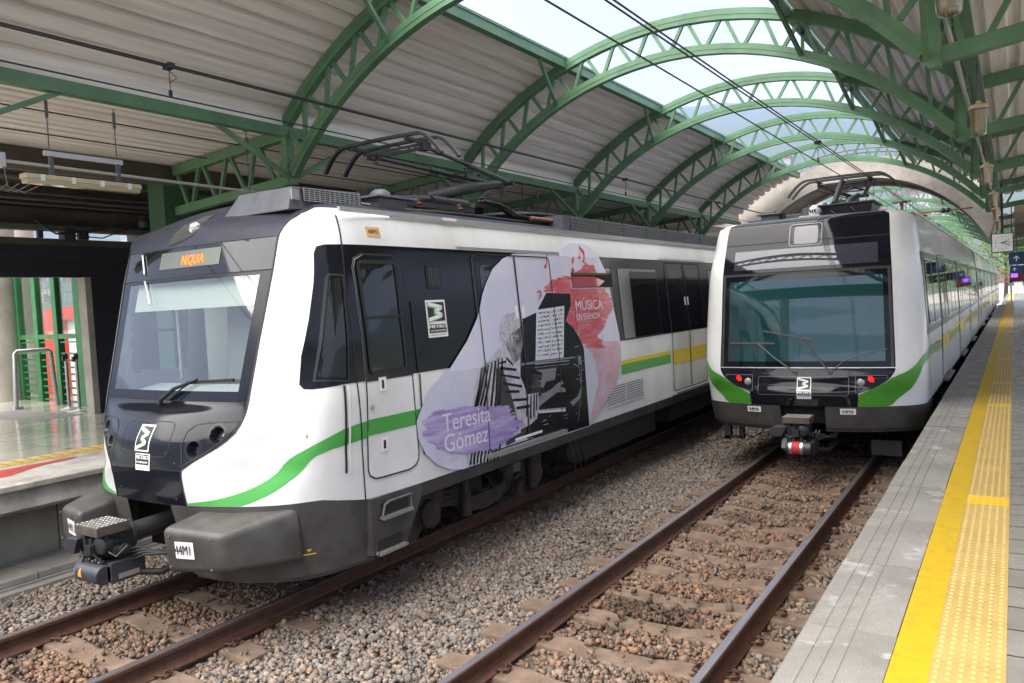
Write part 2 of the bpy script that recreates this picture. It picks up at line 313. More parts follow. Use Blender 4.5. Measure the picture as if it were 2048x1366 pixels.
MU={'blob':[(6.93,2.65),(6.86,2.51),(6.78,2.4),(6.57,2.19),(6.22,1.93),(5.92,1.78),(5.76,1.62),(5.67,1.49),(5.68,1.33),(5.77,1.17),(5.94,1.03),(6.14,0.94),(6.34,0.9),(6.46,0.9),(9.19,0.89),(9.67,1.15),(10.04,1.34),(10.24,1.66),(10.24,2.04),(10.15,2.43),(10.05,2.9),(9.85,3.14),(9.67,3.27),(9.41,3.33),(9.1,3.3),(8.81,3.2),(8.54,3.14),(7.66,3.12),(7.42,3.06),(7.19,2.94),(7.03,2.78)],'pink':[(9.12,2.02),(10.25,1.94),(10.24,1.66),(10.04,1.34),(9.67,1.15),(9.19,0.89),(9.29,1.16),(9.49,1.42),(9.42,1.73)],'piano':[(7.66,2.36),(8.01,2.43),(8.3,2.66),(8.92,2.64),(8.88,2.48),(8.71,2.3),(8.89,2.2),(9.04,2.05),(9.11,1.93),(9.14,1.35),(9.17,0.9),(8.46,0.91),(7.62,1.0),(7.48,1.04),(7.48,1.36),(7.55,1.93)],'sheet':[(8.02,2.46),(8.71,2.49),(8.55,1.85),(7.87,1.87)],'hair':[(7.17,2.22),(7.2,2.31),(7.26,2.39),(7.37,2.44),(7.52,2.45),(7.63,2.41),(7.68,2.35),(7.6,2.27),(7.47,2.23),(7.38,2.21),(7.34,2.12),(7.24,2.14)],'face':[(7.36,2.21),(7.47,2.23),(7.6,2.27),(7.68,2.35),(7.68,2.27),(7.67,2.12),(7.61,2.04),(7.53,1.93),(7.42,1.88),(7.36,1.94),(7.3,2.05),(7.29,2.12)],'neck':[(7.17,2.22),(7.24,2.14),(7.3,2.05),(7.36,1.94),(7.19,1.98),(6.82,1.92),(6.78,1.88),(6.96,1.98),(7.15,2.08)],'body':[(7.2,1.99),(7.36,1.95),(7.46,1.81),(7.59,1.62),(7.65,1.5),(7.9,1.49),(7.91,1.33),(7.84,1.19),(7.67,1.14),(7.45,1.12),(7.3,1.01),(7.03,1.01),(6.9,0.99),(6.95,0.89),(6.64,0.9),(6.44,0.91),(6.41,1.08),(6.52,1.12),(6.57,1.47),(6.63,1.71),(6.71,1.86),(6.83,1.94)],'arm':[(7.89,1.44),(8.22,1.5),(8.38,1.55),(8.48,1.57),(8.52,1.53),(8.43,1.51),(8.56,1.46),(8.56,1.42),(8.35,1.44),(8.1,1.38),(7.91,1.33)],'keys':[(7.88,1.29),(8.54,1.23),(8.54,1.18),(7.88,1.25)],'shine1':[(7.52,1.87),(8.86,1.84),(8.86,1.82),(7.53,1.84)],'shine2':[(8.93,1.84),(9.02,1.83),(9.02,1.72),(8.94,1.72)],'shine3':[(8.67,1.28),(8.87,1.32),(9.0,1.44),(8.94,1.29),(8.75,1.22)],'shine4':[(7.88,1.76),(8.36,1.74),(8.31,1.6),(8.1,1.6),(8.02,1.53),(7.96,1.56),(8.02,1.71)],'hopper_':[(8.99,2.91),(10.19,2.92),(10.16,2.7),(8.95,2.7)],'st0':[(7.16,1.96),(7.19,1.96),(7.1,1.53),(6.98,1.1),(6.93,1.11),(7.05,1.53)],'st1':[(7.09,1.96),(7.12,1.96),(7.02,1.51),(6.9,1.08),(6.85,1.09),(6.98,1.52)],'st2':[(7.02,1.95),(7.06,1.95),(6.94,1.5),(6.8,1.06),(6.75,1.07),(6.9,1.51)],'st3':[(6.96,1.94),(6.99,1.94),(6.9,1.7),(6.79,1.46),(6.74,1.46),(6.86,1.7)],'st4':[(6.89,1.94),(6.92,1.93),(6.83,1.69),(6.71,1.45),(6.67,1.46),(6.79,1.69)],'st5':[(6.82,1.92),(6.86,1.92),(6.78,1.7),(6.67,1.49),(6.62,1.5),(6.73,1.71)],'st6':[(6.76,1.89),(6.79,1.89),(6.72,1.67),(6.62,1.46),(6.58,1.47),(6.68,1.68)],'sl0':[(7.12,1.87),(7.45,1.82),(7.44,1.79),(7.12,1.84)],'sl1':[(7.13,1.79),(7.51,1.72),(7.51,1.69),(7.13,1.77)],'sl2':[(7.16,1.7),(7.55,1.62),(7.55,1.59),(7.16,1.67)],'sl3':[(7.22,1.6),(7.49,1.57),(7.49,1.54),(7.22,1.57)],'sl4':[(7.34,1.49),(7.67,1.46),(7.66,1.43),(7.34,1.46)],'sl5':[(7.41,1.39),(7.7,1.38),(7.69,1.34),(7.4,1.36)],'sl6':[(7.26,1.97),(7.38,1.88),(7.38,1.85),(7.25,1.94)],'sl7':[(7.12,1.92),(7.25,1.93),(7.25,1.9),(7.11,1.9)],'cu0':[(7.65,1.48),(7.68,1.47),(7.62,1.25),(7.6,1.25)],'cu1':[(7.72,1.48),(7.75,1.48),(7.72,1.21),(7.68,1.22)],'cu2':[(7.79,1.49),(7.82,1.48),(7.79,1.22),(7.76,1.23)],'cu3':[(7.85,1.49),(7.88,1.48),(7.86,1.29),(7.83,1.29)],'sk0':[(6.53,1.1),(6.57,1.1),(6.51,0.99),(6.5,0.92),(6.46,0.92),(6.49,1.01)],'sk1':[(6.59,1.09),(6.63,1.09),(6.57,0.98),(6.56,0.91),(6.52,0.91),(6.54,1.0)],'sk2':[(6.65,1.09),(6.69,1.08),(6.63,0.97),(6.62,0.91),(6.58,0.91),(6.6,0.99)],'sk3':[(6.71,1.08),(6.75,1.07),(6.69,0.96),(6.68,0.9),(6.64,0.9),(6.66,0.98)],'sk4':[(6.78,1.07),(6.81,1.06),(6.75,0.94),(6.74,0.9),(6.7,0.9),(6.73,0.97)],'sk5':[(6.84,1.06),(6.87,1.06),(6.81,0.93),(6.8,0.89),(6.76,0.89),(6.79,0.96)],'sk6':[(6.9,1.06),(6.94,1.05),(6.87,0.92),(6.86,0.88),(6.83,0.89),(6.85,0.94)],'sk7':[(6.97,1.05),(7.0,1.04),(6.94,0.91),(6.93,0.88),(6.89,0.88),(6.91,0.93)],'sk8':[(7.03,1.04),(7.07,1.03),(7.0,0.9),(6.99,0.88),(6.95,0.88),(6.98,0.92)],'frontdark':[(7.04,1.86),(7.17,1.85),(7.34,1.48),(7.45,1.14),(7.1,1.1),(6.94,1.11)],'skirt2':[(7.17,1.05),(7.63,1.11),(7.44,1.02),(7.16,0.99)],'red':[(8.3,2.75),(8.46,2.81),(8.96,2.89),(8.94,2.7),(9.89,2.69),(10.06,2.6),(10.12,2.43),(9.96,2.32),(9.76,2.16),(9.53,2.06),(9.7,1.96),(9.69,1.89),(9.2,1.92),(9.04,2.07),(8.8,2.23),(8.69,2.3),(8.83,2.62),(8.51,2.67),(8.29,2.68)],'red2':[(9.06,2.91),(9.3,2.96),(9.42,3.06),(9.51,3.02),(9.66,3.02),(9.74,2.91)],'purple':[(5.8,1.5),(5.93,1.55),(6.4,1.53),(7.24,1.43),(7.36,1.28),(7.5,1.19),(7.27,1.07),(6.96,1.0),(6.35,1.05),(5.95,1.18),(5.77,1.36)],'note1':[(8.34,3.0),(8.37,3.01),(8.42,3.16),(8.44,3.17),(8.39,3.0),(8.36,2.96),(8.32,2.96),(8.31,2.98)],'note2':[(9.24,3.12),(9.29,3.14),(9.34,3.28),(9.46,3.2),(9.41,3.07),(9.37,3.04),(9.34,3.06),(9.38,3.08),(9.4,3.16),(9.33,3.23),(9.3,3.11),(9.27,3.09),(9.23,3.1)],'treble':[(9.01,2.92),(9.0,2.94),(9.05,2.98),(9.1,2.94),(9.08,2.92),(9.06,3.01),(9.05,3.07),(9.08,3.11),(9.12,3.11),(9.1,3.05),(9.06,3.01),(9.06,2.91),(9.03,2.9)],'bass':[(8.09,2.68),(8.15,2.7),(8.18,2.67),(8.17,2.62),(8.08,2.57),(8.08,2.58),(8.13,2.62),(8.15,2.66),(8.12,2.68),(8.11,2.66),(8.08,2.66)],'dots1':[(8.19,2.67),(8.21,2.67),(8.21,2.66),(8.19,2.66)],'dots2':[(8.18,2.63),(8.2,2.63),(8.2,2.62),(8.18,2.62)],'rub1':[(7.51,2.56),(7.59,2.55),(7.58,2.48),(7.5,2.47)],'rub2':[(7.69,2.56),(7.76,2.56),(7.75,2.49),(7.69,2.49)]}

def npt(N, u, z, off=0.0, sg=1):
    s = 1 if u >= 0 else -1
    w, y = npos(N, abs(u), z); s *= sg
    p = Vector((N['xc']+s*w, y, z))
    if off:
        e = .01
        ua = min(abs(u)+e, 4); ub = max(abs(u)-e, 0)
        wa, ya = npos(N, ua, z); wb_, yb = npos(N, ub, z)
        wc, yc = npos(N, abs(u), z+e); wd, yd = npos(N, abs(u), z-e)
        t1 = Vector((s*(wa-wb_), ya-yb, 0)); t2 = Vector((s*(wc-wd), yc-yd, 2*e))
        n = t1.cross(t2)*s
        if n.length > 1e-9: p += n.normalized()*off
    return p
def side_w(N, y, z):
    if y >= N['yend']: return lerp_tab(z, N['wz'], N['ww'])
    a, b = 1.0, 4.0
    for _ in range(22):
        c = (a+b)/2
        if npos(N, c, z)[1] < y: a = c
        else: b = c
    return npos(N, b, z)[0]
def side_pt(N, y, z, off=0.0, sg=1): return Vector((N['xc']+sg*(side_w(N, y, z)+off), y, z))
def front_pt(N, w, z, off=0.0):
    a, b = 0.0, 4.0
    for _ in range(22):
        c = (a+b)/2
        if npos(N, c, z)[0] < abs(w): a = c
        else: b = c
    return npt(N, b if w >= 0 else -b, z, off)
def patch(N, name, material, parent, us, zf0, zf1, nz, off=0.0, sg=1, ysel=None):
    mb = MB(); c = lambda v, u: v(u) if callable(v) else v
    nz += 1
    for u in us:
        a, b = c(zf0, u), c(zf1, u)
        for k in range(nz): mb.v.append(tuple(npt(N, u, a+(b-a)*k/(nz-1), off, sg)))
    for i in range(len(us)-1):
        for k in range(nz-1):
            a = i*nz+k; mb.f.append((a, a+nz, a+nz+1, a+1))
    return build(name, mb, material, parent, smooth='all', fix=True)
def ls(a, b, n): return [a+(b-a)*i/n for i in range(n+1)]
def cutmesh(polys, ycuts, zcuts):
    bm = bmesh.new()
    for p in polys:
        vv = [bm.verts.new((0, y, z)) for y, z in p]
        if len(p) <= 4: bm.faces.new(vv); continue
        for t in tessellate_polygon([[Vector((y, z, 0)) for y, z in p]]):
            try: bm.faces.new([vv[i] for i in t])
            except ValueError: pass
    for z in zcuts: bmesh.ops.bisect_plane(bm, geom=bm.verts[:]+bm.edges[:]+bm.faces[:], plane_co=(0, 0, z), plane_no=(0, 0, 1))
    for y in ycuts: bmesh.ops.bisect_plane(bm, geom=bm.verts[:]+bm.edges[:]+bm.faces[:], plane_co=(0, y, 0), plane_no=(0, 1, 0))
    return bm
def decal(N, name, polys, material, parent, off=.004, sg=1, smooth=False):
    ys = [p[0] for q in polys for p in q]; zs = [p[1] for q in polys for p in q]
    yc = [y for y in ls(N['yend']-1.6, N['yend'], 48) if min(ys) < y < max(ys)]
    zc = [z for z in N['wz'] if min(zs) < z < max(zs)]
    if yc: zc += [z for z in ls(min(zs), max(zs), 16)[1:-1]] if max(zs)-min(zs) > .4 else []
    bm = cutmesh(polys, yc, zc)
    for v in bm.verts:
        v.co = side_pt(N, v.co.y, v.co.z, off, sg)
    me = bpy.data.meshes.new(name); bm.to_mesh(me); bm.free()
    o = link(name, me, material, parent, smooth='all' if smooth else False)
    return o
def rr(y0, z0, y1, z1, r=.05, n=4):
    out = []
    for cy, cz, a0 in ((y1-r, z1-r, 0), (y0+r, z1-r, 90), (y0+r, z0+r, 180), (y1-r, z0+r, 270)):
        for k in range(n+1):
            a = math.radians(a0+90*k/n); out.append((cy+r*math.cos(a), cz+r*math.sin(a)))
    return out
def ringpolys(outer, w):
    """quads of a closed outline band of width w inside 'outer'"""
    n = len(outer); cx = sum(p[0] for p in outer)/n; cz = sum(p[1] for p in outer)/n
    inn = []
    for i in range(n):
        a = Vector(outer[i-1]); b = Vector(outer[i]); c = Vector(outer[(i+1) % n])
        d1 = (b-a).normalized() if (b-a).length > 1e-6 else Vector((1, 0)); d2 = (c-b).normalized() if (c-b).length > 1e-6 else d1
        nrm = Vector((-(d1+d2).y, (d1+d2).x)).normalized()
        inn.append(tuple(b+nrm*w))
    return [[outer[i], outer[(i+1) % n], inn[(i+1) % n], inn[i]] for i in range(n)]
def outline(N, name, poly, w, material, parent, off, sg=1):
    ar = sum(poly[i-1][0]*poly[i][1]-poly[i][0]*poly[i-1][1] for i in range(len(poly)))
    if ar < 0: poly = poly[::-1]
    return decal(N, name, ringpolys(poly, w), material, parent, off, sg)
def stroke(pts, w):
    out = []
    for a, b in zip(pts[:-1], pts[1:]):
        d = (Vector(b)-Vector(a)); 
        if d.length < 1e-6: continue
        n = Vector((-d.y, d.x)).normalized()*w/2; a = Vector(a); b = Vector(b)
        out.append([tuple(a-n), tuple(b-n), tuple(b+n), tuple(a+n)])
    return out
def side_shell(N, name, material, parent, y0, y1, prof, both=True, off=0.0, step=None):
    """extrude the profile [(w,z)] between y0 and y1 on both sides"""
    mb = MB(); ys = [y0, y1] if not step else ls(y0, y1, max(1, int((y1-y0)/step)))
    for s in ((1, -1) if both else (1,)):
        o = len(mb.v)
        for y in ys:
            for w, z in prof: mb.v.append((N['xc']+s*(w+off), y, z))
        n = len(prof)
        for i in range(len(ys)-1):
            for k in range(n-1):
                a = o+i*n+k; mb.f.append((a, a+n, a+n+1, a+1) if s > 0 else (a, a+1, a+n+1, a+n))
    return build(name, mb, material, parent, smooth=True, fix=False)

def gridquad(mb, q, fn, lift, n=6):
    o = len(mb.v)
    for j in range(n+1):
        for i in range(n+1):
            a = Vector(q[0]).lerp(Vector(q[1]), i/n); b = Vector(q[3]).lerp(Vector(q[2]), i/n); p = a.lerp(b, j/n); mb.v.append(tuple(fn(p.x, p.y, lift)))
    for j in range(n):
        for i in range(n): k = o+j*(n+1)+i; mb.f.append((k, k+1, k+n+2, k+n+1))
def emblem(parent, fn, sc, box_ratio=1.3, fill=TXT, green=(.18, .6, .2)):
    """white-framed box with a zigzag letter; fn(u, v, lift) -> world; u right, v up, centre 0"""
    G = mat('emblem_green', (.16, .58, .17), .4)
    def quadmesh(name, polys, m, lift):
        mb = MB()
        for p in polys:
            gridquad(mb, [(x*sc, y*sc) for x, y in p], fn, lift)
        return build(name, mb, m, parent, fix=False)
    w, h = .5, .5*box_ratio; fr = .07
    quadmesh('emblem_plate', [[(-w, -h), (w, -h), (w, h), (-w, h)]], WHITEP, .003)
    quadmesh('emblem_field', [[(-w+fr, -h+fr), (w-fr, -h+fr), (w-fr, h-fr), (-w+fr, h-fr)]], fill, .006)
    z = [(-.40, h-.11), (.30, h*.36), (-.10, 0.02), (.28, -h*.32), (-.40, -h+.13)]
    quadmesh('emblem_zigzag_shade', stroke([(x-.03, y-.05) for x, y in z], .10), G, .008)
    quadmesh('emblem_zigzag', stroke(z, .11), WHITEP, .010)
def wordplate(parent, fn, sc, with_bottom=True):
    """plate reading METRO / DE MEDELLIN / CALIDAD DE VIDA"""
    def q(name, x0, y0, x1, y1, m, lift):
        mb = MB(); gridquad(mb, [(x*sc, y*sc) for x, y in ((x0, y0), (x1, y0), (x1, y1), (x0, y1))], fn, lift)
        return build(name, mb, m, parent, fix=False)
    q('word_plate', -.5, -.42, .5, .42, WHITEP, .003); q('word_field', -.44, -.14, .44, .37, TXT, .006)
    put_text('lettering', 'METRO', .27*sc, WHITEP, parent, lambda x, y, z: fn(x, y+.22*sc, .008+z), xs=1.0, bold=.012*sc)
    put_text('lettering', 'DE MEDELLÍN', .125*sc, WHITEP, parent, lambda x, y, z: fn(x, y-.02*sc, .008+z), xs=1.0, bold=.006*sc)
    put_text('lettering', 'CALIDAD DE VIDA', .105*sc, TXT, parent, lambda x, y, z: fn(x, y-.28*sc, .006+z), xs=.95)

def pantograph(parent, xc, yb, yk, zk, yh, zh, base_w=.5):
    """single-arm pantograph on roof: base at yb, knee (yk, zk), head (yh, zh)"""
    f = MB()
    for s in (-1, 1):
        f.bar((xc+s*base_w, yb-.35, 3.74), (xc+s*base_w, yb+1.25, 3.74), .05, .06)
    for y in (yb-.3, yb+.45, yb+1.2): f.bar((xc-base_w, y, 3.74), (xc+base_w, y, 3.74), .06, .06)
    f.prism([(yb-.05, 3.72), (yb+.15, 3.72), (yb+.12, 3.98), (yb+.0, 3.98)], 'x', xc+.12, xc+.16).prism([(yb-.05, 3.72), (yb+.15, 3.72), (yb+.12, 3.98), (yb+.0, 3.98)], 'x', xc-.16, xc-.12)
    f.prism([(yb+.5, 3.76), (yb+.62, 3.76), (yb+.60, 3.97), (yb+.52, 3.97)], 'x', xc+.36, xc+.42); f.tube([(xc+.5, yb-.2, 3.78), (xc+.5, yb+.5, 3.84)], .045, 10)
    build('base_frame', f, BLACKM, parent)
    ins = mat('insulator_brown', (.10, .04, .025), .3)
    for s in (-1, 1):
        for y in (yb+.15, yb+.95):
            build('insulator', MB().lathe((xc+s*base_w, y, 3.64), [(.035, 0), (.035, .02), (.06, .03), (.035, .05), (.06, .065), (.035, .085), (.06, .1), (.035, .12), (.03, .16)], 12), ins, parent, smooth=True)
    mb = MB(); 
    for x_ in (.46, -.3): mb.tube([(xc+x_+.052*math.cos(t*.8), yb+.62+t*.0050, 3.84+.052*math.sin(t*.8)) for t in range(0, 150)], .010, 5)
    build('spring', mb, BLACKM, parent, smooth='all')
    arm = MB().tube([(xc, yb+1.0, 3.93), (xc, yb+1.15, 3.97), (xc, (yb+1+yk)/2, (3.95+zk)/2+.02), (xc, yk, zk)], [.06, .078, .078, .058], 12).tube([(xc, yb+.1, 3.84), (xc, yb+1.0, 3.93)], .045, 10).tube([(xc-.2, yb+1.0, 3.93), (xc+.2, yb+1.0, 3.93)], .05, 10)
    arm.tube([(xc-.2, yk, zk), (xc+.2, yk, zk)], .04, 10)
    arm.bar((xc, yk-.05, zk), (xc, yk-.02, zk-.2), .06, .05)
    build('lower_arm', arm, BLACKM, parent, smooth=True)
    ua = MB()
    for s in (-1, 1):
        k = (xc+s*.12, yk, zk); h = (xc+s*.42, yh+.2, zh-.1); mid = tuple(k[i]*.42+h[i]*.58 for i in range(3))
        ua.tube([k, mid], .036, 8); ua.tube([mid, h], .027, 8)
    ua.bar((xc-.22, yk*.6+(yh+.2)*.4, zk*.6+(zh-.1)*.4), (xc+.22, yk*.6+(yh+.2)*.4, zk*.6+(zh-.1)*.4), .025)
    ua.tube([(xc-.2, yk*.75+yh*.25, zk*.75+zh*.25), (xc, yk*.62+yh*.38, zk*.62+zh*.38+.03), (xc+.2, yk*.75+yh*.25, zk*.75+zh*.25)], .018, 6)
    ua.tube([(xc-.42, yh+.2, zh-.1), (xc+.42, yh+.2, zh-.1)], .022, 8)
    build('upper_arm', ua, BLACKM, parent, smooth=True)
    r = MB().tube([(xc+.08, yb+.95, 3.88), (xc+.08, yk-.2, zk-.22)], .014, 6).tube([(xc-.15, yk-.3, zk-.05), (xc-.5, yh+.25, zh-.16)], .009, 6)
    build('guide_rod', r, BLACKM, parent)
    hd = MB()
    for yy in (yh-.17, yh+.17):
        pts = []
        for k in range(-12, 13):
            x = k/12*.92; a = abs(x); z = zh-.012*(a/.6)**2 if a < .6 else zh-.012-((a-.6)/.32)**1.6*.27
            pts.append((xc+x, yy, z))
        for a, b in zip(pts[:-1], pts[1:]): hd.bar(a, b, .055, .034)
    for x in (-.42, .42): hd.bar((xc+x, yh-.2, zh-.05), (xc+x, yh+.2, zh-.05), .035, .04); hd.box((xc+x-.04, yh+.1, zh-.14), (xc+x+.04, yh+.24, zh-.04))
    hd.tube([(xc-.45, yh+.04, zh-.09), (xc+.45, yh+.04, zh-.09)], .018, 8)
    for x in (-.3, .35):
        hd.tube([(xc+x, yh+.1+.06*math.cos(a), zh-.15+.05*math.sin(a)) for a in ls(0, 5.2, 8)], .006, 5)
    build('collector_head', hd, BLACKM, parent)

def bogie(parent, xc, y0, y1, sg=1):
    b = MB(); yc = (y0+y1)/2
    for s in (-1, 1):
        X = xc+s*1.12
        poly = [(y0-.1, .62), (y0+.25, .66), (y0+.75, .60), (yc-.35, .42), (yc+.35, .42), (y1-.75, .60), (y1-.25, .66), (y1+.1, .62), (y1+.1, .48), (y1-.3, .44), (y1-.62, .40), (y1-.9, .26), (yc, .22), (y0+.9, .26), (y0+.62, .40), (y0+.3, .44), (y0-.1, .48)]
        b.prism(poly, 'x', X-.09, X+.09)
    b.box((xc-1.0, yc-.25, .35), (xc+1.0, yc+.25, .6))
    build('bogie_frame', b, DIRTY, parent, bevel=.015)
    for yw in (y0+.15, y1-.15):
        wm = MB()
        for s in (-1, 1): wm.lathe((xc+s*.71, yw, .43), [(.46, -.04 if s > 0 else -.1), (.46, 0), (.43, .02), (.43, .09), (.34, .1), (.33, .06), (.12, .06), (.12, .12)] if s > 0 else [(.12, -.12), (.12, -.06), (.33, -.06), (.34, -.1), (.43, -.09), (.43, -.02), (.46, 0), (.46, .04)], 28, 'x')
        wm.tube([(xc-.7, yw, .43), (xc+.7, yw, .43)], .08, 12)
        build('wheelset', wm, DIRTY, parent, smooth=True)
        for s in (-1, 1):
            ab = MB(); X = xc+s*1.12
            ab.lathe((X+s*.1, yw, .43), [(.15, -.12), (.15, .05), (.11, .08)] if s > 0 else [(.11, -.08), (.15, -.05), (.15, .12)], 16, 'x')
            ab.box((X-.1, yw-.16, .3), (X+.1, yw+.16, .5)); ab.prism([(yw-.3, .30), (yw-.14, .48), (yw-.05, .36), (yw-.16, .2), (yw-.34, .18)], 'x', X-.07, X+.08)
            build('axle_box', ab, DIRTY, parent, bevel=.01)
    for ys in (y0+.5, y1-.5):
        for s in (-1, 1):
            sp = MB()
            for q in range(5): sp.lathe((xc+s*1.17, ys, .46+.055*q), [(.07, 0), (.1, .015), (.1, .03), (.07, .045)], 14)
            build('coil_spring', sp, DIRTY, parent, smooth=True)
            sp = MB().tube([(xc+s*1.29, ys+.22, .28), (xc+s*1.29, ys+.22, .88)], [.045]*2, 10); sp.tube([(xc+s*1.29, ys+.22, .28), (xc+s*1.29, ys+.22, .55)], .062, 10)
            build('damper', sp, DIRTY, parent, smooth=True)
    for s in (-1, 1):
        hb = MB()
        for k in range(3): hb.tube([(xc+s*1.24, y0+.9+.3*k, .62), (xc+s*1.27, y0+1.0+.3*k, .48-.03*k), (xc+s*1.26, y0+1.2+.3*k, .46), (xc+s*1.2, y0+1.35+.3*k, .6)], .013, 5)
        build('brake_hose', hb, RUBBER, parent, smooth='all')

def coupler(parent, xc, yf, z, red=False, ks=.84):
    """automatic coupler head whose face is at yf"""
    def kb(name, mb, *a, **k):
        mb.v = [(xc+(x-xc)*ks, yf+(y-yf)*ks, z+.16+(zz-z-.16)*ks) for x, y, zz in mb.v]
        return build(name, mb, *a, **k)
    c = MB()
    c.tube([(xc, yf+.35, z-.02), (xc, yf+.9, z+.0)], .10, 14); c.lathe((xc, yf+.36, z-.02), [(.15, 0), (.15, .05)], 16, 'y')
    c.box((xc-.13, yf+.08, z-.12), (xc+.12, yf+.36, z+.06)).box((xc-.10, yf+.02, z-.20), (xc-.02, yf+.3, z+.02)).bar((xc-.12, yf+.02, z+.05), (xc-.1, yf+.04, z-.2), .06)
    c.lathe((xc+.07, yf+.02, z-.04), [(.06, 0), (.10, .03), (.10, .12), (.07, .13), (.07, .2)], 16, 'y')
    c.prism([(xc-.17, z-.06), (xc-.12, z+.03), (xc-.32, z+.02), (xc-.42, z-.06), (xc-.34, z-.13), (xc-.2, z-.13)], 'y', yf-.06, yf+.16)
    c.tube([(xc-.4, yf+.02, z-.05), (xc-.5, yf-.0, z-.09)], .018, 8)
    kb('coupler_body', c, BLACKM, parent, smooth=True, bevel=.006)
    p = MB().box((xc-.2, yf-.04, z+.07), (xc+.2, yf+.3, z+.16)); 
    kb('step_block', p, mat('worn_block_metal', (.16, .13, .11), .5, metal=.5, var=.4, vscale=9), parent, bevel=.006)
    t = MB(); 
    t.box((xc-.2, yf-.04, z+.161), (xc+.2, yf+.3, z+.164))
    for i in range(7):
        for j in range(7):
            cx_, cy_ = xc-.17+i*.057, yf-.015+j*.048; s = 1 if (i+j) % 2 else -1
            t.hexa([(cx_-.02, cy_-.006*s, z+.1645), (cx_, cy_-.012, z+.1645), (cx_+.02, cy_+.006*s, z+.1645), (cx_, cy_+.012, z+.1645), (cx_-.016, cy_-.004*s, z+.169), (cx_, cy_-.008, z+.169), (cx_+.016, cy_+.004*s, z+.169), (cx_, cy_+.008, z+.169)])
    kb('tread_plate', t, mat('bright_tread_plate', (.42, .41, .39), .34, metal=.85, var=.5, vscale=30), parent)
    e = MB().lathe((xc-.15, yf+.0, z-.30), [(.085, 0), (.095, .01), (.095, .36), (.085, .37)], 20, 'x').box((xc-.15, yf+.02, z-.38), (xc+.22, yf+.42, z-.22)).box((xc+.19, yf+.05, z-.40), (xc+.24, yf+.40, z-.20))
    e.prism([(yf-.09, z-.30), (yf+.0, z-.15), (yf+.16, z-.12), (yf+.3, z-.2), (yf+.1, z-.38)], 'x', xc-.21, xc-.13)
    kb('electric_head', e, mat('electric_head_metal', (.055, .06, .07), .42, metal=.3, var=.3, vscale=9), parent, smooth=True, bevel=.005)
    s = MB(); X0 = xc-.16
    for k in range(10): s.lathe((X0+.043*k, yf+.06+.016*k, z-.165+.008*k), [(.02, 0), (.052 if k % 2 else .036, .006), (.052 if k % 2 else .036, .03), (.02, .038)], 12, 'x')
    s.lathe((xc+.12, yf+.1, z-.03), [(.035, 0), (.035, .08), (.02, .085)], 12)
    kb('valve_train', s, BLACKM, parent, smooth=True)
    d = MB()
    for k in range(5): d.lathe((xc-.1+.055*k, yf+.02, z-.2+.02*(k % 2)), [(.016, -.03), (.024, -.02), (.024, .03), (.014, .04)], 10, 'y')
    d.tube([(xc-.2, yf+.0, z-.08), (xc-.1, yf-.03, z-.14), (xc+.02, yf-.01, z-.1), (xc+.1, yf+.05, z-.2)], .012, 6).tube([(xc+.17, yf+.08, z-.1), (xc+.26, yf+.1, z-.14), (xc+.3, yf+.2, z-.05)], .011, 6)
    d.box((xc-.05, yf-.03, z-.13), (xc+.04, yf+.06, z-.03)).box((xc+.1, yf+.3, z-.3), (xc+.2, yf+.36, z-.12)).bar((xc+.02, yf-.02, z-.33), (xc+.15, yf-.02, z-.28), .012)
    kb('valve_fitting', d, mat('oily_metal', (.09, .085, .08), .35, metal=.7, var=.5, vscale=20), parent, bevel=.003)
    h = MB()
    for k in range(4):
        x = xc+.13+.03*k; h.tube([(x, yf+.25, z-.14-.03*k), (x+.12, yf+.35, z-.12-.02*k), (x+.24, yf+.5, z-.2), (x+.27, yf+.75, z-.12+.02*k), (x+.2, yf+1.0, z+.0)], .014, 6)
    h.tube([(xc+.16, yf+.3, z-.36), (xc+.35, yf+.5, z-.4), (xc+.45, yf+.9, z-.3)], .035, 8)
    kb('hose', h, RUBBER, parent, smooth='all')
    if red:
        mb = MB().lathe((xc-.06, yf, z-.30), [(.099, 0), (.099, .12)], 20, 'x'); kb('red_band', mb, mat('red_marker', (.50, .035, .03), .6), parent, smooth=True)
        mb = MB().lathe((xc-.10, yf, z-.30), [(.097, 0), (.097, .20)], 20, 'x'); kb('silver_band', mb, ALU, parent, smooth=True)
    else:
        tri = MB(); 
        def cyl(x, a, r=.0965): return (x, yf-r*math.sin(a)+.0, z-.30+r*math.cos(a))
        a0 = 1.75; a0 = 1.35; tri.v = [cyl(xc-.10+.08*i/6*(1-j/6)+.04*(j/6), a0+.5-1.0*j/6) for j in range(7) for i in range(7)]; tri.f = [(j*7+i, j*7+i+1, j*7+i+8, j*7+i+7) for j in range(6) for i in range(6)]
        kb('warning_mark', tri, mat('orange_warning', (.65, .30, .03), .5), parent, fix=False)
        mb = MB().box((xc+.241, yf+.12, z-.37), (xc+.244, yf+.34, z-.32)); kb('data_plate', mb, ALU, parent)

